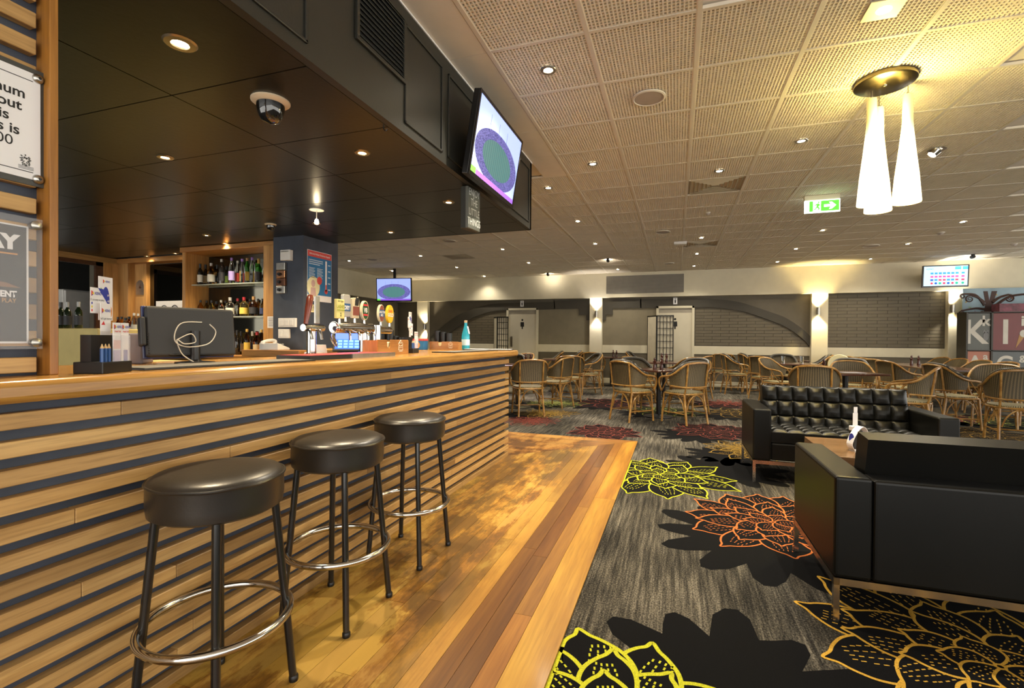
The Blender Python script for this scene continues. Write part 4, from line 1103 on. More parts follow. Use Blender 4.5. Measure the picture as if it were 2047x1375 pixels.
# ================================================================ screens
def screen_oval(mb_field, t, y0, w, h, prefix=''):
    """flat picture of a stadium oval on a screen facing -y of its holder"""
    obj('picture_sky', MB().box(-w, w, y0-.001, y0, -h, h), emis('scr_sky', (.38,.48,.95), .60), t)
    pts = ell(0, -h*.22, w*.97, h*.74, 40)
    obj('picture_stands', MB().prism(pts, y0-.0016, y0-.001, axis='y'), stands, t)
    obj('picture_field', MB().prism(ell(0, -h*.22, w*.66, h*.50, 40), y0-.0022, y0-.0016, axis='y'), field, t)
    mb = MB(); mb.box(-w, w, y0-.0026, y0-.0022, -h, -h*.86); obj('picture_ticker', mb, emis('scr_violet', (.25,.10,.65), .7), t)
    obj('picture_green_tag', MB().box(-w, -w*.8, y0-.003, y0-.0026, -h, -h*.84), emis('scr_green', (.15,.6,.06), .7), t)
    for k in range(3):
        x = w*(-.5+.38*k); obj('picture_mast', MB().box(x, x+w*.008, y0-.0022, y0-.0016, h*.45, h*.8), emis('scr_dark', (.10,.12,.3), .8), t)
def stands_mat():
    m, nt, b = new_mat('scr_stands')
    n = noise(nt, coords(nt, (1,1,1)), 120, 2)
    c = ramp(nt, n, ((.35, (.03,.03,.16)), (.65, (.22,.20,.55))))
    b.inputs['Base Color'].default_value = (0,0,0,1); nt.links.new(c, b.inputs['Emission Color']); b.inputs['Emission Strength'].default_value = .85; return m
def field_mat():
    m, nt, b = new_mat('scr_field')
    w = nt.nodes.new('ShaderNodeTexWave'); w.inputs['Scale'].default_value = 9; nt.links.new(coords(nt, (1,1,.5)), w.inputs[0])
    c = ramp(nt, w.outputs[1], ((.3, (.055,.16,.16)), (.7, (.09,.22,.20))))
    b.inputs['Base Color'].default_value = (0,0,0,1); nt.links.new(c, b.inputs['Emission Color']); b.inputs['Emission Strength'].default_value = .85; return m
stands, field = stands_mat(), field_mat()
def tv(name, label, c, w, h, rz, tilt, kind):
    t = thing(name, label, 'television', c)
    t.rotation_euler = (tilt, 0, rz)
    obj('tv_body', MB().box(-w-.02, w+.02, 0, .045, -h-.03, h+.02), M_blackp, t, bev=.006)
    obj('tv_bezel', MB().box(-w-.02, w+.02, -.006, 0, -h-.03, -h).box(-w-.02, w+.02, -.006, 0, h, h+.02).box(-w-.02, -w, -.006, 0, -h, h).box(w, w+.02, -.006, 0, -h, h), plain('gloss_black', (.008,.008,.009), .12), t)
    if 'corner' in label: obj('ceiling_pole', MB().box(-.03, .03, .05, .09, -.1, ZC-c[2]-.004), M_blackp, t)
    obj('wall_bracket', MB().box(-.12, .12, .045, .485 if kind == 'page' else .13, -.12, .12), M_blackp, t)
    if kind == 'oval': screen_oval(None, t, -.001, w, h)
    else:
        obj('picture_page', MB().box(-w, w, -.0015, -.0005, -h, h), emis('scr_page', (.50,.74,.95), .75), t)
        cols_ = [emis('scr_b', (.03,.30,.75), .7), emis('scr_p', (.65,.08,.35), .7), emis('scr_n', (.02,.10,.5), .7), emis('scr_g', (.02,.45,.25), .7), emis('scr_r', (.6,.06,.12), .7)]
        for r_ in range(4):
            for q in range(8):
                x = -w*.62+w*.19*q+(w*.08 if q == 7 else 0); z = h*(.28-.34*r_)
                m_ = cols_[0] if r_ == 0 else cols_[1] if r_ == 1 else cols_[(2,0,4,4,0,0,4,4)[q]] if r_ == 2 else cols_[(4,2,3,4,2,4,3,3)[q]]
                if r_ < 3: mb = MB().box(x-w*.07, x+w*.07, -.002, -.0015, z-h*.09, z+h*.09)
                else: mb = MB().prism(ell(x, z, w*.065, h*.115, 14), -.002, -.0015, axis='y')
                obj('game_tile', mb, m_, t)
        for x in (.42, .76): obj('header_tile', MB().box(w*x, w*(x+.28), -.002, -.0015, h*.62, h*.95), cols_[0], t)
        lettering('KENO', h*.22, emis('scr_ink', (.05,.1,.4), .8), t, (-w*.72, -.0022, h*.72), FACE_YM)
    return t
tv('television', 'large hanging television on the bulkhead showing a stadium', (-1.245, 3.315, 2.51), .425, .248, PI/2+.0, .16, 'oval')
tv('television', 'smaller corner television beyond the bar showing a stadium', (-6.83, 10.68, 2.41), .455, .275, .16, .06, 'oval')
tv('television', 'wall screen at right listing keno games', (5.36, 12.55, 2.57), .375, .205, 0, .05, 'page')
spot_l = None
# hanging word sign
ws = thing('word_sign', 'dark hanging board reading enjoy the little things', 'sign', (-1.425, 3.27, 1.965)); ws.rotation_euler = (0, 0, -.12)
obj('board', MB().box(-.012, .012, -.085, .085, 0, .30), plain('slate_board', (.10,.105,.09), .5), ws, bev=.002)
obj('board_edge', MB().box(-.05, -.012, -.085, .085, 0, .30), plain('board_side', (.02,.02,.015), .6), ws)
for k, w in enumerate(('ENJOY', 'THE', 'LITTLE', 'THINGS')):
    lettering(w, .074, plain('chalk', (.62,.64,.60), .7), ws, (.0125, 0, .262-.071*k), FACE_XP, xs=.70)
# ================================================================ items on the bar top
def crd(mb, mat, name, parent, **k): return obj(name, mb, mat, parent, **k)
M_blu = plain('keno_blue', (.03,.05,.36), .4); M_ora = plain('keno_orange', (.75,.28,.03), .4); M_grn = plain('keno_green', (.18,.45,.05), .4); M_red = plain('keno_red', (.6,.04,.05), .4); M_pnk = plain('keno_pink', (.75,.42,.36), .5); M_lil = plain('keno_lilac', (.42,.38,.62), .5); M_yl = plain('keno_yellow', (.75,.6,.05), .4)
M_pen = plain('pencil_blue', (.02,.09,.30), .35); M_pw = plain('pencil_wood', (.62,.42,.2), .6); M_acr = glass('holder_acrylic', (.9,.9,.95), .03, .25)
def keno_logo(t, x, y, z, s):
    for k, (m_, pts) in enumerate(((M_red, [(0,0),(0,1),(.5,.75)]), (M_yl, [(.5,.75),(.9,.5),(.5,.25),(.3,.5)]), (M_blu, [(0,0),(.5,.25),(.1,.4)]))):
        obj('logo_mark', MB().prism([(x+s*a, z+s*(b_-.5)) for a, b_ in pts], y-.0008, y, axis='y'), m_, t)
    lettering('KENO', s*.72, M_blu, t, (x+s*1.05, y-.0012, z), FACE_YM, 'LEFT', s*.012)
def keno_holder(loc, rz, label, s=1):
    t = thing('brochure_holder', label, 'brochure holder', loc, rz); t.scale = (s*.72, s, s)
    obj('stand_base', MB().box(-.115, .10, -.05, .06, 0, .045), M_blackp, t, bev=.003)
    obj('stand_back', MB().box(-.085, .09, .01, .05, .04, .15), M_blackp, t)
    obj('clear_pocket', MB().box(-.025, .092, -.046, -.043, .03, .15), M_acr, t)
    for k, (x, m1, m2) in enumerate(((.004, M_pnk, M_lil), (.065, M_paper, M_red))):
        c = thing_part(t, 'game_card', MB().box(x-.027, x+.027, -.04, -.037, .035, .20), M_paper)
        obj('card_print', MB().box(x-.025, x+.025, -.041, -.04, .095, .13), m1, c); obj('card_print', MB().box(x-.025 if k == 0 else x-.012, x+.025 if k == 0 else x+.018, -.041, -.04, .045, .09), m2 if k == 0 else M_blu, c)
        keno_logo(c, x-.022, -.041, .183, .019); lettering('Heads Tails', .0095, M_red, c, (x+.003, -.0415, .165), FACE_YM, bold=.0002)
    for k in range(3): 
        x = -.102+.024*k; p = obj('pencil', MB().lathe([(.007,.02),(.007,.098)], (x,-.04,0), 6), M_pen, t); obj('pencil_tip', MB().lathe([(.007,.098),(.0012,.115),(.0001,.116)], (x,-.04,0), 6), M_pw, p)
    p = obj('pencil', MB().lathe([(.006,.03),(.006,.10)], (.102,-.03,0), 6), M_pen, t); obj('pencil_tip', MB().lathe([(.006,.10),(.001,.114)], (.102,-.03,0), 6), M_pw, p)
    # tall card with balloons
    c = thing_part(t, 'show_card', MB().box(-.015, .085, .020, .022, .21, .385).box(.0,.07,.020,.022,.15,.21), M_paper)
    obj('balloon_print', MB().prism(ell(.035,.285,.026,.06), .019, .02, axis='y'), M_blu, c); obj('balloon_print', MB().prism(ell(.0,.315,.014,.024), .0188, .02, axis='y'), M_grn, c); obj('balloon_print', MB().prism(ell(.062,.245,.015,.026), .0185, .02, axis='y'), M_ora, c)
    for k, w in enumerate(('Bigger', '& growing', 'faster!')): lettering(w, .0165, M_paper, c, (.035, .0182, .312-.024*k), FACE_YM, bold=.0003)
    keno_logo(c, .015, .02, .366, .016)
    # arrow card
    c = thing_part(t, 'arrow_card', MB().prism([(-.095,.235),(-.095,.335),(-.025,.335),(.02,.275),(-.005,.235)], .006, .008, axis='y'), M_paper)
    obj('card_print', MB().prism([(-.045,.335),(.018,.33),(.018,.28)], .0045, .006, axis='y'), M_blu, c); keno_logo(c, -.09, .006, .312, .022); lettering("It's so easy to play!", .0125, M_ink, c, (-.05, .0052, .288), FACE_YM)
    for k, m_ in enumerate((M_blu, M_yl, M_red)): obj('print_dot', MB().prism(ell(-.086,.274-.014*k,.004,.005,10), .0052, .006, axis='y'), m_, c)
    c = thing_part(t, 'guide_card', MB().box(-.06, .012, -.012, -.010, .165, .275), M_paper)
    keno_logo(c, -.052, -.0125, .246, .020); lettering("Let's get started", .0125, M_ink, c, (-.024, -.0135, .215), FACE_YM); obj('card_print', MB().prism([(-.055,.19),(-.04,.205),(-.03,.19)], -.013, -.012, axis='y'), M_red, c)
    return t
def thing_part(t, name, mb, mat): return obj(name, mb, mat, t)
keno_holder((-1.60, .965, CT), math.radians(112), 'black keno brochure holder with pencils nearest the partition', .74)
keno_holder((-1.875, 3.17, CT), math.radians(100), 'black keno brochure holder with pencils by the napkin caddy', .80)
# bar mats
def mat_thing(x0, x1, y0, y1, label, m_top, h=.007):
    t = thing('bar_mat', label, 'bar mat', ((x0+x1)/2, (y0+y1)/2, CT)); w, d = (x1-x0)/2, (y1-y0)/2
    obj('mat_base', MB().box(-w, w, -d, d, 0, h), M_blackp, t, bev=.002); obj('mat_print', MB().box(-w+.01, w-.01, -d+.01, d-.01, h, h+.0008), m_top, t)
mat_thing(-1.755, -1.58, 1.06, 1.82, 'long grey bar mat under the till screen', plain('mat_grey', (.17,.16,.14), .55, bmp=200))
mat_thing(-1.80, -1.60, 3.35, 4.3, 'long grey bar mat beyond the second brochure holder', MATS['mat_grey'])
dt = thing('drip_tray', 'steel edged drip tray in front of the beer taps', 'drip tray', (-1.72, 2.2, CT))
obj('tray_body', MB().box(-.11, .09, -.36, .36, 0, .022), M_blackp, dt); obj('tray_edge', MB().box(.09, .096, -.05, .36, 0, .024), M_steel, dt); obj('tray_mat', MB().box(-.10, .085, -.35, .35, .022, .024), plain('mat_red', (.45,.05,.05), .5), dt)
# till screen seen from behind
ts = thing('till_screen', 'black till monitor seen from behind with cable loops', 'monitor', (-1.85, 1.44, CT), math.radians(72)); ts.scale = (.78,.78,.80)
obj('stand_foot', MB().lathe([(.09,0),(.09,.008),(.03,.014),(.022,.02)], seg=24), M_blackp, ts, sm=True)
obj('stand_post', MB().lathe([(.022,.01),(.022,.165)], (.0,.0,0), 18), M_blackp, ts, sm=True)
M_case = plain('till_case', (.015,.0155,.017), .48, bmp=120)
def tilt_box(x0, x1, y0, y1, z0, z1, piv=(0,.03,.17), ang=-.14):
    mb = MB().box(x0, x1, y0, y1, z0, z1); Mx = Matrix.Translation(piv) @ Matrix.Rotation(ang, 4, 'X') @ Matrix.Translation((-piv[0],-piv[1],-piv[2]))
    mb.v = [tuple(Mx @ Vector(v)) for v in mb.v]; return mb
obj('case', tilt_box(-.205, .205, .022, .065, .035, .285), M_case, ts, bev=.014, seg=3)
obj('screen_rim', tilt_box(-.21, .21, .065, .085, .03, .29), plain('till_rim_blue', (.02,.03,.12), .3), ts, bev=.004)
obj('card_reader', tilt_box(-.228, -.206, .02, .075, .09, .23), M_case, ts, bev=.008)
mb = MB()
for k in range(9): mb.v += tilt_box(-.203, -.196, .021, .0225, .05+.012*k, .056+.012*k).v; mb.f += [tuple(8*k+i for i in f) for f in ((0,3,2,1),(4,5,6,7),(0,1,5,4),(1,2,6,5),(2,3,7,6),(3,0,4,7))]; mb.mi += [0]*6
obj('vent_slots', mb, M_gap, ts, kind='stuff')
M_cab = plain('cable_cream', (.50,.47,.40), .5)
loop = catmull([(.03,.0,.21),(-.07,-.01,.20),(-.10,-.02,.12),(-.05,-.03,.085),(.05,-.03,.10),(.09,-.02,.16),(.06,-.02,.20)], 6)
obj('cable', MB().tube(loop, .0027, 6), M_cab, ts, sm=True)
obj('cable', MB().tube(catmull([(-.09,-.02,.12),(-.03,-.03,.15),(-.01,-.03,.11),(-.06,-.03,.10),(-.09,-.02,.12),(-.07,-.03,.05),(-.02,-.05,.006)], 6), .0027, 6), M_cab, ts, sm=True)
obj('cable', MB().tube(catmull([(-.15,.03,.06),(-.10,.0,.045),(-.06,-.01,.05)], 5), .004, 6), M_blackp, ts, sm=True)
# napkin caddies with a white crest
def crest(t, y, z, w, x, rot):
    pts = [(y-w,z),(y+w,z),(y+w*.8,z+w*1.2),(y+w,z+w*1.6),(y,z+w*2.6),(y-w,z+w*1.6),(y-w*.8,z+w*1.2)]
    mb = MB(); n = len(pts)
    mb.tube([(x, a, b_) for a, b_ in pts], .0022, 5, closed=True); mb.tube([(x, y-w*.6, z+w*.6), (x, y+w*.6, z+w*.6)], .002, 5); mb.tube([(x, y-w*.7, z+w*1.3), (x, y, z+w*.95), (x, y+w*.7, z+w*1.3)], .003, 5); mb.tube([(x, y-w*.3, z+w*1.8), (x, y+w*.3, z+w*1.8)], .003, 5); mb.box(x-.001, x+.001, y-w*.8, y+w*.8, z-.010, z-.005)
    return obj('crest_print', mb, plain('crest_white', (.75,.68,.55), .6), t, kind='stuff')
cad_w = wood('caddy_timber', (.30,.13,.03), (.42,.20,.055), (.52,.28,.09), 'y', 1.2, .35, .15)
cad_o = wood('caddy_timber_red', (.36,.11,.02), (.48,.16,.03), (.58,.22,.05), 'z', 1.2, .35, .1)
def caddy(loc, rz, label, sc=1):
    t = thing('napkin_caddy', label, 'caddy', loc, rz); t.scale = (sc,)*3
    obj('end_panel', MB().box(-.055, .052, -.19, -.18, 0, .095), cad_o, t, bev=.002); obj('end_panel', MB().box(-.055, .052, .18, .19, 0, .095), cad_w, t, bev=.002)
    mb = MB(); U = [(-.18,0),(.18,0),(.18,.10),(-.03,.10),(-.035,.055),(-.055,.04),(-.075,.055),(-.08,.10),(-.18,.10)]
    mb.prism(U, .042, .052, axis='x'); obj('front_panel', mb, cad_w, t); obj('back_panel', MB().box(-.055, -.045, -.18, .18, 0, .095), cad_w, t); obj('caddy_floor', MB().box(-.045, .042, -.18, .18, 0, .008), cad_w, t)
    obj('napkin_stack', MB().box(-.02, .036, -.10, .0, .009, .085), plain('napkin', (.75,.68,.42), .8), t, bev=.006)
    crest(t, .085, .03, .026, .0535, 0)
    return t
caddy((-1.835, 2.79, CT), 0, 'timber napkin caddy with white crest beside the taps')
caddy((-2.17, 4.33, CT), -PI/2+.05, 'timber napkin caddy with white crest on the far bar return', .82)
bx = thing('charity_box', 'small red and blue printed box on the far bar return', 'box', (-2.40, 4.22, CT), .1)
obj('box_body', MB().box(-.065, .065, -.05, .05, 0, .105), M_pb, bx, bev=.003); obj('box_lid', MB().box(-.067, .067, -.052, .052, .088, .108), M_pr, bx); obj('box_print', MB().prism(ell(-.0,.045,.025,.03,16), -.0515, -.05, axis='y'), M_ora, bx)
# straw and cup holders: black tubes
k = 0
for (px, y, n, h, lb) in ((766, 3.45, 3, .20, 'tall black holder of straws behind the taps'), (803, 3.5, 3, .13, 'low black holder of straws behind the taps'), (878, 4.32, 3, .19, 'tall black holder of straws behind the far caddy')):
    p = at_y(px, 690, y)
    t = thing('straw_holder', lb, 'holder', (p.x, y+.09 if k == 2 else y, CT)); k += 1
    for i in range(n): obj('holder_tube', MB().lathe([(.032,0),(.032,h-.012*i),(.027,h-.012*i),(.027,.01)], (-.065+.065*i, .0, 0), 14, cap=True), M_blackp, t, sm=True)
# blue water bottle
M_bg = glass('blue_glass', (.04,.42,.60), .05, .80); 
def lathe_obj(name, prof, mat, t, seg=20): return obj(name, MB().lathe(prof, seg=seg), mat, t, sm=True)
wbt = thing('water_bottle', 'tall turquoise glass water bottle at the bar far corner', 'bottle', (-2.03, 4.50, CT))
lathe_obj('bottle_glass', [(.0001,.002),(.040,.002),(.042,.01),(.042,.13),(.038,.16),(.020,.225),(.015,.25),(.015,.285)], M_bg, wbt); lathe_obj('cap', [(.016,.275),(.016,.298),(.0001,.300)], plain('cap_tan', (.55,.40,.25), .5), wbt, 14)
obj('label', MB().lathe([(.0425,.045),(.0427,.05),(.0427,.10),(.0425,.105)], seg=20, cap=False), plain('label_pale', (.55,.72,.78), .5), wbt, sm=True); obj('neck_tag', MB().cbox((.03,.0,.20), (.003,.03,.08), ry=-.25), M_paper, wbt)
# trays at the far corner
for k, (x, y, w, d, lb) in enumerate(((-1.86, 4.42, .12, .09, 'flat dark folder lying at the bar far end'), (-1.63, 4.46, .11, .07, 'flat dark menu lying on the bar far corner'))):
    t = thing('menu_folder', lb, 'folder', (x, y, CT), .1*k); obj('cover', MB().box(-w, w, -d, d, 0, .008), M_blackp, t, bev=.002); obj('pages', MB().box(-w+.01, w-.01, -d+.008, d-.02, .008, .012), M_paper, t)
# ================================================================ beer taps
tp = thing('beer_font', 'chrome T-bar beer font with badge handles', 'beer tap', (-1.95, 2.6, CT))
mb = MB(); mb.tube([(0,-.20,.172), (0,.17,.172)], .036, 20); obj('cross_tube', mb, M_chrome, tp, sm=True)
obj('end_cap', MB().lathe([(.0001,-.208),(.030,-.206),(.037,-.195),(.037,-.185)], (0,0,.172), 20, axis='y'), M_chrome, tp, sm=True)
obj('riser', MB().lathe([(.05,0),(.05,.012),(.034,.02),(.034,.17)], (0,.10,0), 20), M_chrome, tp, sm=True)
obj('riser', MB().lathe([(.05,0),(.05,.012),(.03,.02),(.03,.20)], (-.04,.30,0), 20), M_chrome, tp, sm=True)
obj('side_tube', MB().tube([(-.04,.30,.165), (-.04,.46,.165)], .025, 16), M_chrome, tp, sm=True)
def badge(y, x, z, pts, mat, edge, words, w_m, sz, dz=0, hgt=.13):
    b_ = obj('tap_handle', MB().prism(pts, x, x+.02, axis='x'), mat, tp, loc=(0, y, z), bev=.003)
    for k, (w, c_, s_, zz) in enumerate(words): lettering(w, s_, c_, b_, (x+.0212, 0, zz), FACE_XP, bold=s_*.03, xs=.75)
    obj('handle_stem', MB().lathe([(.010,-.03),(.008,.005)], (x+.01, 0, 0), 10), M_chrome, b_, sm=True)
    return b_
R_ = lambda w, h: [(-w,0),(w,0),(w,h),(-w,h)]
M_lem = plain('badge_lemon', (.62,.60,.22), .5); M_olv = plain('badge_olive', (.3,.34,.05), .5); M_slv = plain('badge_silver', (.45,.44,.40), .35, metal=.4); M_dbl = plain('badge_blue', (.03,.09,.22), .4); M_crb = plain('badge_cream', (.66,.60,.40), .5); M_brn = plain('badge_brown', (.22,.06,.04), .5); M_dgr = plain('badge_green', (.015,.07,.02), .4); M_gld = plain('badge_gold', (.80,.48,.02), .4)
b_ = badge(-.20, .03, .225, R_(.035,.115), M_lem, None, [('LASHES', M_olv, .030, .070), ('Sweet Spice', M_ink, .0135, .103), ('2', M_ink, .03, .022)], M_ink, .03); obj('badge_band', MB().box(.0505,.0515,-.034,.034,.046,.054), M_olv, b_)
b_ = badge(-.105, .0, .24, [(-.034,0),(.034,0),(.034,.13),(.028,.138),(-.028,.138),(-.034,.13)], M_slv, None, [('DRY', M_paper, .034, .055)], M_ink, .03); obj('badge_band', MB().box(.0203,.0210,-.034,.034,.035,.082), M_dbl, b_)
b_ = badge(-.015, .0, .235, [(-.033,0),(.033,0),(.036,.12),(.026,.138),(.016,.122),(-.01,.13),(-.036,.125)], M_crb, None, [], M_ink, .03); obj('badge_panel', MB().box(.0203,.022,-.031,.031,.018,.074), M_brn, b_); obj('badge_print', MB().prism([(-.012,.08),(.02,.08),(.028,.12),(.022,.14),(.014,.125),(.004,.138),(-.008,.115)], .0203, .024, axis='x'), M_ink, b_)
b_ = badge(.085, .0, .225, ell(0,.065,.038,.064,28), M_crb, None, [('VB', M_paper, .042, .065)], M_ink, .03); obj('badge_oval', MB().prism(ell(0,.065,.031,.057,28), .0203, .0208, axis='x'), M_dgr, b_)
for zz in (.030, .094): obj('badge_bar', MB().box(.0208,.0213,-.024,.024,zz,zz+.012), M_red, b_)
b_ = badge(.33, -.04, .225, ell(0,.06,.036,.062,28), M_crb, None, [('CARLTON', M_paper, .022, .068), ('MID', M_paper, .022, .046)], M_ink, .03); obj('badge_oval', MB().prism(ell(0,.06,.032,.057,28), -.0197, -.0194, axis='x'), M_brn, b_); obj('badge_band', MB().box(-.0194,-.0190,-.031,.031,.036,.085), M_dbl, b_)
b_ = badge(.44, -.04, .225, ell(0,.06,.042,.066,28), M_gld, None, [('GOLD', M_paper, .034, .052), ('XXXX', M_red, .022, .08)], M_ink, .03)
for y in (-.16, -.07, .02, .085):
    obj('spout', MB().tube(catmull([(.03,y,.16), (.065,y,.152), (.085,y,.135), (.088,y,.095)], 4), .008, 8), M_chrome, tp, sm=True)
t2 = thing('beer_font', 'small beer font with brown lever handle at the left of the taps', 'beer tap', (-2.0, 2.27, CT))
obj('riser', MB().lathe([(.045,0),(.045,.01),(.026,.02),(.026,.17)], seg=18), M_chrome, t2, sm=True); obj('cross_tube', MB().tube([(.02,-.09,.165),(.02,.07,.165)], .02, 14), M_chrome, t2, sm=True)
obj('lever', MB().lathe([(.012,0),(.014,.03),(.018,.10),(.019,.15),(.013,.17),(.0001,.174)], seg=16), plain('lever_brown', (.13,.025,.012), .25, coat=.5), t2, loc=(.03,-.08,.185), rot=(-.22,0,0), sm=True)
obj('flat_lever', MB().box(-.006,.006,-.019,.019,0,.16), M_steel, t2, loc=(.02,.02,.19), bev=.003)
for y in (-.08, 0): obj('spout', MB().tube(catmull([(.03,y,.155), (.06,y,.148), (.075,y,.10)], 4), .008, 8), M_chrome, t2, sm=True)
md = tag(obj('steel_dish', MB().lathe([(.0001,0),(.03,.003),(.042,.012),(.042,.015),(.028,.008),(.0001,.005)], seg=24), M_chrome, loc=(-1.93, 2.36, CT+.09), rot=(0,1.2,.4), sm=True), 'round chrome dish hanging under the taps', 'dish')
# second till with lit blue screen
t3 = thing('order_screen', 'small till tablet with a lit blue screen behind the taps', 'monitor', (-2.08, 2.74, CT), .52)
obj('screen_body', MB().box(-.125, .125, -.006, .012, .02, .19), M_blackp, t3, rot=(-.38,0,0), bev=.004); obj('screen_foot', MB().box(-.09, .09, -.01, .12, 0, .014), M_blackp, t3)
scr = obj('lit_screen', MB().box(-.11, .11, -.0075, -.006, .035, .178), emis('till_blue', (.06,.12,.80), 1.6), t3, rot=(-.38,0,0))
obj('lit_band', MB().box(-.11, .11, -.0082, -.0075, .035, .105), emis('till_blue2', (.02,.10,.75), 1.1), scr)
for i in range(5):
    for j in range(3): obj('screen_key', MB().box(-.09+.036*i, -.064+.036*i, -.0088, -.0082, .042+.021*j, .056+.021*j), emis('till_key', (.12,.30,.95), 1.3), scr)
pk = tag(obj('paper_stack', MB().box(-.05, .05, -.04, .04, 0, .02).cbox((.02,.0,.035), (.10,.002,.07), rz=.4, rx=.5), M_paper, loc=(-2.10, 2.42, CT)), 'loose white notes leaning behind the drip tray', 'paper')
# ================================================================ bottles
PROF = {
 'wine': [(.0001,0),(.034,0),(.037,.006),(.037,.19),(.030,.218),(.0145,.245),(.0135,.30),(.0145,.302)],
 'spirit': [(.0001,0),(.038,0),(.041,.006),(.041,.155),(.036,.178),(.016,.205),(.0135,.25)],
 'tall': [(.0001,0),(.034,0),(.036,.006),(.034,.20),(.024,.25),(.014,.275),(.0135,.315)],
 'squat': [(.0001,0),(.044,0),(.047,.006),(.047,.12),(.040,.145),(.017,.165),(.015,.195)]}
GL = {'dark': plain('bottle_dark', (.010,.008,.006), .06, coat=.6), 'clear': glass('bottle_clear', (.92,.95,.97), .03), 'green': glass('bottle_green', (.10,.50,.06), .03),
      'amber': glass('bottle_amber', (.80,.36,.05), .03), 'brown': glass('bottle_brown', (.30,.09,.02), .03), 'olive': plain('bottle_olive', (.012,.022,.006), .06, coat=.6), 'gold': glass('bottle_gold', (.85,.62,.18), .03)}
CAPC = {'k': (.01,.01,.01), 'r': (.40,.02,.03), 'p': (.28,.16,.55), 'w': (.75,.75,.72), 's': (.5,.5,.48), 'g': (.60,.42,.10), 't': (.45,.28,.12)}
LABC = {'w': (.72,.70,.62), 'y': (.75,.55,.10), 'l': (.35,.28,.62), 'r': (.5,.06,.04), 'k': (.03,.03,.035), 'n': (.03,.05,.14), 'c': (.62,.52,.30), 'g': (.20,.32,.06), '-': None}
COLN = {'dark': 'dark glass', 'clear': 'clear glass', 'green': 'green glass', 'amber': 'amber', 'brown': 'brown glass', 'olive': 'olive glass', 'gold': 'golden'}
CAPN = {'k': 'black', 'r': 'red', 'p': 'violet', 'w': 'white', 's': 'silver', 'g': 'gold', 't': 'tan'}
ORD = 'first second third fourth fifth sixth seventh eighth ninth tenth eleventh twelfth thirteenth'.split()
mesh_cache = {}
def cached(key, fn):
    if key not in mesh_cache: mesh_cache[key] = fn()
    return mesh_cache[key]
def bottle(x, y, z, kind, gl, cap, lab, h, label, group):
    t = thing('liquor_bottle', label, 'bottle', (x, y, z), random.uniform(-.4,.4), group); P = PROF[kind]; H = P[-1][1]; s_ = h/(H+.02)
    t.scale = (min(1.05, s_*1.02),)*2+(s_,)
    me = cached(('b', kind, gl), lambda: MB().lathe(P, seg=16).mesh('bottle_glass')); obj('bottle_glass', me, GL[gl], t, sm=True)
    rt = P[-1][0]
    me = cached(('c', kind, cap), lambda: MB().lathe([(rt+.002,H-.045 if kind == 'wine' else H-.018),(rt+.0025,H+.018),(.0001,H+.02)], seg=12).mesh('cap')); obj('cap', me, plain('cap_'+cap, CAPC[cap], .35), t, sm=True)
    if LABC[lab]:
        r = P[2][0]+.0006; zt = P[3][1]
        me = cached(('l', kind, lab), lambda: MB().lathe([(r,zt*.22),(r,zt*.80)], seg=16, cap=False).mesh('bottle_label')); obj('bottle_label', me, plain('label_'+lab, LABC[lab], .55), t, sm=True)
    return t
ROW = [('top glass shelf', 1.816, 4.53, [(400,'wine','dark','k','w',.27),(411,'wine','dark','k','c',.275),(422,'spirit','amber','s','w',.27),(434,'wine','dark','k','-',.265),(443,'tall','dark','s','k',.31),(453,'wine','olive','k','g',.24),(463,'tall','clear','p','l',.32),(475,'tall','clear','w','r',.30),(484,'tall','clear','p','-',.30),(494,'tall','green','t','y',.325),(504,'tall','clear','p','-',.31),(517,'wine','green','g','k',.31)]),
 ('middle glass shelf', 1.416, 4.53, [(401,'spirit','amber','k','k',.21),(413,'spirit','gold','k','c',.215),(423,'spirit','gold','k','-',.205),(433,'squat','brown','k','r',.2),(442,'spirit','clear','s','w',.205),(451,'spirit','brown','k','k',.205),(460,'squat','clear','s','w',.235),(475,'spirit','clear','r','-',.23),(488,'squat','gold','r','y',.235),(500,'spirit','amber','k','y',.22),(507,'squat','brown','t','k',.24),(516,'spirit','amber','k','-',.22),(525,'spirit','clear','k','n',.21)]),
 ('bench below the shelves', .956, 4.42, [(438,'wine','olive','k','w',.29),(447,'wine','olive','k','k',.285),(456,'wine','dark','r','w',.29),(466,'wine','olive','r','w',.285),(474,'wine','dark','k','-',.29),(482,'wine','dark','k','w',.28),(494,'tall','brown','g','y',.305),(505,'wine','dark','s','n',.28),(514,'spirit','brown','r','c',.27),(523,'tall','brown','g','c',.30)])]
for nm, z, y, L in ROW:
    for k, (px, kd, gl, cp, lb, h) in enumerate(L):
        yy = y+(.058 if k % 2 else -.038)
        p = at_y(px, 600, yy)
        bottle(p.x, yy, z, kd, gl, cp, lb, h, '%s bottle with %s cap on the %s, %s from left' % (COLN[gl], CAPN[cp], nm, ORD[k]), 'bottles on the '+nm)
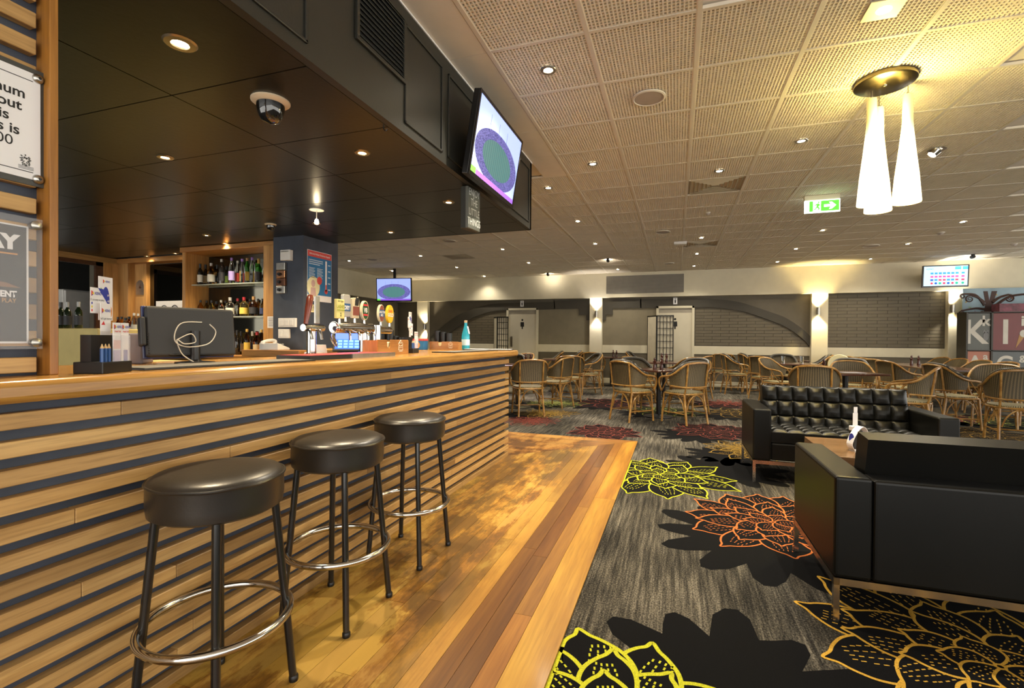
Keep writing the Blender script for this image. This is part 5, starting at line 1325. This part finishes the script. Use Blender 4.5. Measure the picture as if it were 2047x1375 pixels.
# ledge of bottles in front of the dark mirror
lg = tag(obj('bottle_ledge', MB().box(-.75,.60,-.13,.13,1.15,1.18).box(-.72,.58,-.1,.13,0,1.15), dark_w, loc=(-6.55, 4.62, 0)), 'dark ledge under the mirror at the left', 'ledge')
for k, (px, kd, gl, cp, lb, h) in enumerate(((236,'spirit','brown','k','k',.25),(243,'spirit','amber','k','r',.26),(251,'squat','clear','k','w',.24),(258,'spirit','brown','k','c',.26),(268,'tall','clear','w','w',.30),(276,'tall','clear','w','g',.30),(287,'tall','green','w','w',.31))):
    p = at_y(px, 640, 4.54+.10*(k % 2)); bottle(p.x, 4.54+.10*(k % 2), 1.18, kd, gl, cp, lb, h, '%s bottle with %s cap on the mirror ledge, %s from left' % (COLN[gl], CAPN[cp], ORD[k]), 'bottles on the mirror ledge')
for k, (px, lb) in enumerate(((122, 'leftmost'), (135, 'middle'), (157, 'rightmost'))):
    p = at_y(px, 640, 3.08); bottle(p.x, 3.08, 1.236, 'wine', 'olive', 's' if k else 'k', 'k', .26, '%s wine bottle standing on the tall yellow bench' % lb, 'wine on the yellow bench')
ct_ = thing('bottle_carton', 'white carton with three round bird emblems before the mirror', 'carton', (-6.43, 4.73, 1.18))
obj('carton_body', MB().box(-.36, .36, -.02, .02, 0, .47), M_paper, ct_)
for k in range(3):
    mb = MB(); mb.tube([(-.2+.2*k+.07*math.cos(a), -.021, .33+.08*math.sin(a)) for a in [2*PI*q/20 for q in range(20)]], .006, 5, closed=True); e_ = obj('emblem_ring', mb, M_ink, ct_)
    obj('emblem_bird', MB().prism([(-.2+.2*k+a, .33+b_) for a, b_ in [(-.04,-.02),(-.005,.01),(.005,.05),(.015,.01),(.05,-.01),(.01,-.04)]], -.024, -.021, axis='y'), M_ink, e_)
cb = tag(obj('card_terminal', MB().box(-.06,.06,-.05,.05,0,.12), plain('term_grey', (.2,.18,.2), .5), loc=(-2.06, 1.33, CT), rot=(0,0,.6), bev=.006), 'small grey card terminal beside the till screen', 'terminal')
# ================================================================ items on the coffee table and dining tables
mh = thing('menu_holder', 'white looped table talker with leaflets and pencils on coffee table', 'menu holder', (1.20, 3.87, .42), .35)
mb = MB(); arc = catmull([(-.055,0,.004),(-.075,0,.05),(-.04,0,.13),(-.0,0,.165),(.03,0,.13),(.065,0,.06),(.07,0,.004)], 5)
mb._a([(p.x, s_*.028, p.z) for p in arc for s_ in (-1, 1)], [(2*i, 2*i+1, 2*i+3, 2*i+2) for i in range(len(arc)-1)]); o = obj('loop_card', mb, M_paper, mh); o.modifiers.new('solid', 'SOLIDIFY').thickness = .003
obj('loop_base', MB().box(-.058, .072, -.028, .028, 0, .005), M_paper, mh)
obj('balloon_print', MB().prism([(a, b_) for a, b_ in ell(0,.085,.017,.035,18)], -.003, 0, axis='y'), M_blu, mh, loc=(-.066,-.004,0), rot=(0,.0,-1.2))
obj('holder_box', MB().box(-.02, .05, .035, .08, 0, .13), M_blackp, mh); obj('leaflet', MB().box(-.018, .015, .05, .053, .10, .25), M_paper, mh, rot=(0,0,0)); obj('leaflet', MB().box(-.005, .02, .06, .063, .12, .29), M_paper, mh); obj('clip_top', MB().box(-.03, .02, .035, .075, .128, .16), M_white, mh, bev=.004)
obj('leaflet_print', MB().box(-.002, .016, .0585, .06, .20, .25), M_blu, mh)
for k in range(2): obj('pencil', MB().lathe([(.006,.02),(.006,.14),(.001,.155)], (.035+.012*k,.028,0), 6), M_pen, mh)
for k in range(4): tag(obj('folded_leaflet', MB().prism([(-.06,0),(.06,0),(0,.018)], -.04, .04, axis='y'), plain('leaflet_cream', (.72,.64,.40), .6), loc=(1.50+.13*k, 3.70, .4205), rot=(0,0,.1*k)), 'folded cream leaflet on the coffee table, %s from the left' % ('first','second','third','fourth')[k], 'leaflet', 'folded leaflets on the coffee table')
M_mill = plain('pepper_mill_wood', (.06,.018,.012), .25, coat=.5)
mill = MB().lathe([(.0001,0),(.026,0),(.028,.01),(.022,.05),(.018,.085),(.024,.11),(.026,.125),(.014,.135),(.017,.15),(.015,.17),(.006,.178),(.0001,.185)], seg=14).mesh('pepper_mill'); smooth(mill); mill.materials.append(M_mill)
tabs = [o for o in COL.objects if o.name.startswith('dining_table')]
mp = [(-.30,7.62,.725,'left mill on the table between the front chairs'), (-.20,7.66,.725,'right mill on the table between the front chairs'), (-2.45,7.95,.735,'mill on the table past the bar end'), (-2.37,7.98,.735,'second mill on the table past the bar end'), (-1.5,12.4,.735,'left mill under the middle pilaster'), (-1.42,12.4,.735,'right mill under the middle pilaster'), (-.26,10.02,.735,'left mill before the folding screen'), (-.17,10.04,.735,'right mill before the folding screen')]
for t_ in tabs:
    if 'menu sheet' in t_['label']: mp += [(t_.location.x-.24, t_.location.y+.1, .735, 'mill beside the grey menu sheet')]; MENU = t_.location.copy()
    if 'long dark' in t_['label']: mp += [(t_.location.x-.1, t_.location.y+.4, .735, 'left mill on the long table'), (t_.location.x+.02, t_.location.y+.42, .735, 'right mill on the long table')]
    if 'drink glasses' in t_['label']: GLS = t_.location.copy()
for x, y, z, w in mp:
    o = bpy.data.objects.new('pepper_mill', mill); COL.objects.link(o); o.location = (x, y, z); tag(o, 'dark turned timber pepper %s' % w, 'pepper mill', 'turned pepper mills on the dining tables')
tag(obj('menu_sheet', MB().box(-.15, .15, -.11, .11, 0, .003), plain('menu_grey', (.42,.40,.44), .4), loc=(MENU.x+.05, MENU.y-.05, .7355), rot=(0,0,.3)), 'glossy grey menu sheet on the table behind the sofa', 'menu')
for k, dx in enumerate((-.22, .1)):
    t = thing('drink_glass', ('left', 'right')[k]+' tumbler with lemon on the table behind the sofa', 'glass', (GLS.x+dx, GLS.y-.1, .7355), 0, 'tumblers with lemon')
    obj('tumbler', MB().lathe([(.0001,.004),(.032,.004),(.040,.14),(.042,.14),(.035,0),(.0001,0)], seg=18), GL['clear'], t, sm=True); obj('lemon_wedge', MB().lathe([(.0001,.01),(.02,.012),(.022,.03),(.0001,.035)], seg=10), plain('lemon', (.8,.65,.08), .5), t, sm=True)
# ================================================================ folding screens by the doors
def shoji(px0, px1, label, y=12.72, fold=None):
    x0, x1 = at_y(px0, 650, y).x, at_y(px1, 650, y).x; w = x1-x0
    t = thing('folding_screen', label, 'folding screen', (x0, y, 0), 0, 'black lattice folding screens'); Hs = 1.80
    fm = plain('screen_black', (.012,.011,.008), .4)
    for q in range(2):
        ang = .0 if q == 0 else 2.2; pn = obj('screen_panel', MB().box(0, .02, -.012, .012, 0, Hs).box(w-.02, w, -.012, .012, 0, Hs).box(0, w, -.012, .012, 0, .03).box(0, w, -.012, .012, Hs-.03, Hs), fm, t, rot=(0,0,ang))
        obj('paper_pane', MB().box(.02, w-.02, .006, .008, .03, Hs-.03), plain('shoji_paper', (.66,.60,.46), .8), pn)
        for k in range(1, 5): obj('lattice_bar', MB().box(w*k/5-.006, w*k/5+.006, -.008, .006, .03, Hs-.03), fm, pn)
        for k in range(1, 11): obj('lattice_bar', MB().box(.02, w-.02, -.008, .006, Hs*k/11-.006, Hs*k/11+.006), fm, pn)
shoji(994, 1016, 'black lattice folding screen left of the first restroom door'); shoji(1313, 1347, 'black lattice folding screen before the second restroom door')
# ================================================================ play corner at far right
def P(px, py, y=12.55): return at_y(px, py, y)
a0, a1 = P(1925, 577, 12.9), P(2075, 640, 12.9)
mu = thing('tree_mural', 'pale blue wall mural of a curly brown tree', 'mural', ((a0.x+9.0)/2, 12.9, 1.6)); mw = (9.0-a0.x)/2
obj('mural_board', MB().box(-mw, mw, 0, .03, 0, a0.z-1.6), plain('mural_blue', (.30,.42,.50), .6, var=.25, nscale=2), mu)
M_trk = plain('mural_brown', (.06,.025,.018), .6)
ox = P(1975, 600, 12.88).x-mu.location.x
obj('mural_trunk', MB().prism([(ox-.09,0),(ox+.12,0),(ox+.09,.4),(ox+.16,.66),(ox+.07,.66),(ox+.03,.45),(ox+.0,.66),(ox-.07,.66),(ox-.03,.4)], -.006, 0, axis='y'), M_trk, mu)
def curl(x0_, z0_, x, z, s_):
    sg_ = 1 if x > x0_ else -1
    pth = catmull([(x0_,-.003,z0_), ((x0_*.6+x*.4),-.003,max(z0_,z)+.02), (x-sg_*.02,-.003,z+s_)], 7)
    for k in range(1, 22): a = k/22*3.6*PI; r = s_*(1-k/25); pth.append(Vector((x+sg_*r*math.sin(a), -.003, z+r*math.cos(a))))
    obj('mural_branch', MB().tube(pth, [max(.007, .030*(1-i/len(pth))) for i in range(len(pth))], 5), M_trk, mu)
for q in ((ox-.05,.42,ox-.30,.50,.075), (ox-.05,.36,ox-.42,.56,.05), (ox-.05,.28,ox-.42,.20,.06), (ox+.08,.42,ox+.36,.50,.08), (ox+.10,.32,ox+.78,.52,.07), (ox+.10,.25,ox+.85,.24,.06), (ox-.05,.2,ox-.16,.10,.06)): curl(*q)
rr = random.Random(5)
for k in range(26):
    x, z = rr.uniform(-mw+.05, mw*.6), rr.uniform(.06, .62); a = rr.uniform(0, PI)
    pts = [(x+.028*math.cos(t_)*math.cos(a)-.012*math.sin(t_)*math.sin(a), z+.028*math.cos(t_)*math.sin(a)+.012*math.sin(t_)*math.cos(a)) for t_ in [2*PI*q/10 for q in range(10)]]
    obj('mural_leaf', MB().prism(pts, -.003, 0, axis='y'), plain('leaf_%d' % (k % 4), ((.50,.36,.10), (.45,.17,.10), (.25,.38,.20), (.32,.30,.45))[k % 4], .6), mu)
sx0 = P(1924, 640).x; sz1 = P(1960, 624).z
sh = thing('play_shelf', 'dark cube shelf with letter pictures at the right', 'shelf', (sx0, 12.55, 0)); M_sh = plain('shelf_dark', (.045,.04,.03), .5)
cw = P(1974, 660).x-sx0-.01; cws = [0, cw, cw+.62, cw+1.25, cw+1.9]
zs = [.02, .50, P(1950, 699).z, sz1]
for x in cws: obj('upright', MB().box(x-.015, x+.015, -.18, .18, 0, sz1), M_sh, sh)
for z in zs: obj('shelf_board', MB().box(0, cws[-1], -.18, .18, z-.018, z), M_sh, sh)
obj('shelf_back', MB().box(0, cws[-1], .17, .18, 0, sz1), plain('shelf_back_dark', (.02,.02,.018), .6), sh)
def picture(i, row, col, big, small, extra):
    x0, x1 = cws[i]+.02, cws[i+1]-.02; z0, z1 = zs[row]+.001, zs[row+1]-.03; cx_ = (x0+x1)/2
    t = thing('letter_picture', '%s coloured letter %s picture in the play shelf' % (extra, big), 'picture', (sx0+cx_, 12.55-.155, z0), 0); w, h = (x1-x0)/2, z1-z0
    obj('picture_board', MB().box(-w, w, 0, .02, 0, h), plain('pic_'+extra, col, .4), t)
    L = plain('letter_cream', (.62,.58,.50), .5); s_ = h*.92
    lettering(big, s_, L, t, (-w*.30, -.002, h*.46), FACE_YM, bold=s_*.02, xs=.85); lettering(small, s_*.42, L, t, (w*.62, -.002, h*.78), FACE_YM, bold=s_*.01)
    if big == 'I':
        obj('cone_print', MB().prism([(w*.25,h*.05),(w*.75,h*.38),(w*.45,h*.42)], -.003, 0, axis='y'), plain('cone_tan', (.45,.24,.08), .6), t); obj('scoop_print', MB().prism(ell(w*.68,h*.45,w*.22,h*.10,14), -.004, 0, axis='y'), L, t)
    if big == 'K': obj('animal_print', MB().prism(ell(w*.62,h*.38,w*.25,h*.13,14), -.003, 0, axis='y').prism(ell(w*.45,h*.50,w*.10,h*.05,10), -.003, 0, axis='y').prism(ell(w*.80,h*.50,w*.10,h*.05,10), -.003, 0, axis='y'), plain('animal_grey', (.22,.22,.22), .6), t)
picture(0, 2, (.10,.105,.09), 'K', 'k', 'grey'); picture(1, 2, (.16,.02,.018), 'I', 'i', 'red'); picture(0, 1, (.45,.16,.09), 'A', 'a', 'orange'); picture(1, 1, (.10,.11,.11), 'G', 'g', 'slate'); picture(2, 2, (.20,.16,.03), 'J', 'j', 'mustard')
bk = tag(obj('toy_box', MB().box(-.5,.5,-.12,.12,0,.16), plain('toybox_red', (.16,.03,.05), .5, var=.5, nscale=12), loc=(sx0+1.0, 12.5, sz1), rot=(0,0,.05)), 'low patterned red toy box on top of the play shelf', 'toy box')
# ================================================================ flowers tufted into the carpet
M_pk = pile('pile_black', (.0045,.0045,.005))
PC = {'lime': pile('pile_lime', (.52,.52,.03)), 'orange': pile('pile_orange', (.52,.15,.04)), 'gold': pile('pile_gold', (.62,.36,.05)), 'red': pile('pile_red', (.20,.052,.038)), 'olive': pile('pile_olive', (.24,.26,.06)), 'dgold': pile('pile_dull_gold', (.28,.17,.035))}
fr_ = random.Random(21)
def petal(c, ang, r0, r1, w, skew):
    """closed outline of one pointed petal, list of 2D points"""
    prof = [(0,.18),(.12,.55),(.3,.92),(.5,1.0),(.68,.86),(.82,.52),(.90,.22),(1.0,0)]
    ca, sa = math.cos(ang), math.sin(ang); L = r1-r0
    def P2(t, off):
        bend = skew*t*t*L
        x, y = r0+t*L, off+bend
        return Vector((c[0]+x*ca-y*sa, c[1]+x*sa+y*ca, 0))
    left = [P2(t, w*q) for t, q in prof]; right = [P2(t, -w*q*.95) for t, q in prof[:-1]]
    return catmull(left+right[::-1], 4, closed=False)
def flower(c, R, col, nm, n=(12, 10, 8, 6), lw=.0075, fill=True, rot=0, xclip=None, dash=True):
    mb = MB(); z = .0010; k = 0
    def rib(P, w, z):
        N_ = len(P); vs = []
        for i, p in enumerate(P):
            t = (P[(i+1) % N_]-P[i-1]).normalized(); nn = Vector((-t.y, t.x, 0))*w
            vs += [(p.x+nn.x, p.y+nn.y, z), (p.x-nn.x, p.y-nn.y, z)]
        mb._a(vs, [(2*i, 2*i+1, (2*i+3) % (2*N_), (2*i+2) % (2*N_)) for i in range(N_)], 1)
    rings = [(.42, 1.0, .20), (.26, .74, .17), (.13, .50, .13), (.03, .30, .10)]
    for q, (a, b_, w) in enumerate(rings):
        for j in range(n[q]):
            an = rot+2*PI*(j+.5*(q % 2))/n[q]+fr_.uniform(-.1, .1)
            rr_ = R*b_*fr_.uniform(.86, 1.08)
            P_ = petal(c, an, R*a*.7, rr_, R*w*fr_.uniform(.85, 1.15), fr_.uniform(-.22, .22))
            if xclip is not None:
                P_ = [Vector((max(p.x, xclip), p.y, 0)) for p in P_]
                if max(p.x for p in P_)-xclip < .02: continue
            z += .00011; k += 1
            ctr = sum(P_, Vector())/len(P_)
            vs = [(ctr.x, ctr.y, z)]+[(p.x, p.y, z) for p in P_]
            if fill: mb._a(vs, [(0, i+1, (i+1) % len(P_)+1) for i in range(len(P_))], 0)
            rib(P_, lw*(1.0 if q < 3 else .8), z+.00005)
            if dash:
                for row in (-.55, -.2, .15, .5):
                    m_ = 8 if q < 2 else 5
                    for d in range(m_):
                        t = .18+.62*(d+.3*fr_.random())/m_; L = rr_-R*a*.7; ww = R*w*row*math.sin(PI*min(1, t*1.05))*.8
                        x, y = R*a*.7+t*L, ww; ca, sa = math.cos(an), math.sin(an); p = (c[0]+x*ca-y*sa, c[1]+x*sa+y*ca)
                        if xclip is not None and p[0] < xclip+.01: continue
                        dl, dw = L*.022, lw*.42; e1 = (ca*dl, sa*dl); e2 = (-sa*dw, ca*dw)
                        mb._a([(p[0]-e1[0]-e2[0], p[1]-e1[1]-e2[1], z+.00005), (p[0]+e1[0]-e2[0], p[1]+e1[1]-e2[1], z+.00005), (p[0]+e1[0]+e2[0], p[1]+e1[1]+e2[1], z+.00005), (p[0]-e1[0]+e2[0], p[1]-e1[1]+e2[1], z+.00005)], [(0,1,2,3)], 1)
    o = obj('flower_motif', mb, [M_pk, PC[col]], floor, kind='stuff'); o['label'] = nm
def shade_shape(c, R, n=13, rot=0, xclip=None, sq=(1, 1)):
    pts = []
    for j in range(n):
        for f, rr_ in ((0, .66), (.22, .90), (.40, 1.0), (.58, .98), (.78, .86)):
            an = rot+2*PI*(j+f)/n; r = R*rr_*(1+.12*math.sin(3*j+1))
            x, y = c[0]+r*math.cos(an)*sq[0], c[1]+r*math.sin(an)*sq[1]
            if xclip is not None: x = max(x, xclip)
            pts.append((x, y, .0006))
    mb = MB(); mb._a([(c[0], c[1], .0006)]+pts, [(0, i+1, (i+1) % len(pts)+1) for i in range(len(pts))]); obj('shadow_motif', mb, M_pk, floor, kind='stuff')
XC = -.395
def fz(px, py): p = at_z(px, py, 0); return (p.x, p.y)
shade_shape((.20,1.72), .52, 12, .2, XC); flower((-.16,1.38), .60, 'lime', 'lime flower by the bottom edge', xclip=XC, lw=.0085, rot=.3)
c = fz(1330, 950); shade_shape((c[0]+.48, c[1]+.35), .55, 13, .1, XC); flower((c[0]-.05, c[1]), .62, 'lime', 'lime flower beside the timber floor corner', xclip=XC, lw=.0056, rot=.1)
c = fz(1545, 1045); shade_shape((c[0]-.10, c[1]-.30), .62, 13, .5); flower(c, .60, 'orange', 'orange flower by the near sofa', lw=.0055, rot=.6)
c = fz(2000, 1335); shade_shape((c[0]+.25, c[1]+.3), .62, 13, 0); flower(c, .66, 'gold', 'gold flower under the near sofa', lw=.0062, rot=.2)
for px, py, col, R in ((1432,862,'red',.62), (1180,876,'red',.5), (1065,838,'red',.45), (1225,806,'red',.75), (1110,806,'olive',.6), (1095,826,'dgold',.5), (1330,822,'olive',.6), (1480,826,'dgold',.6), (1455,806,'red',.7), (1300,792,'dgold',.6), (1960,868,'dgold',.6), (1985,842,'olive',.7), (1500,900,'dgold',.5), (1905,835,'red',.6)):
    c = fz(px, py)
    if px == 1180: c = (c[0]+.1, 6.15)
    if px == 1065: c = (c[0], 6.6)
    shade_shape((c[0]-.25, c[1]-.35 if px != 1180 else c[1]-.05), R*.85, 13, px*.01) if px not in (1180, 1065) else None
    flower(c, R, col, '%s carpet flower' % col, lw=.0062, rot=px*.013, dash=c[1] < 8, fill=(px % 3 != 0))
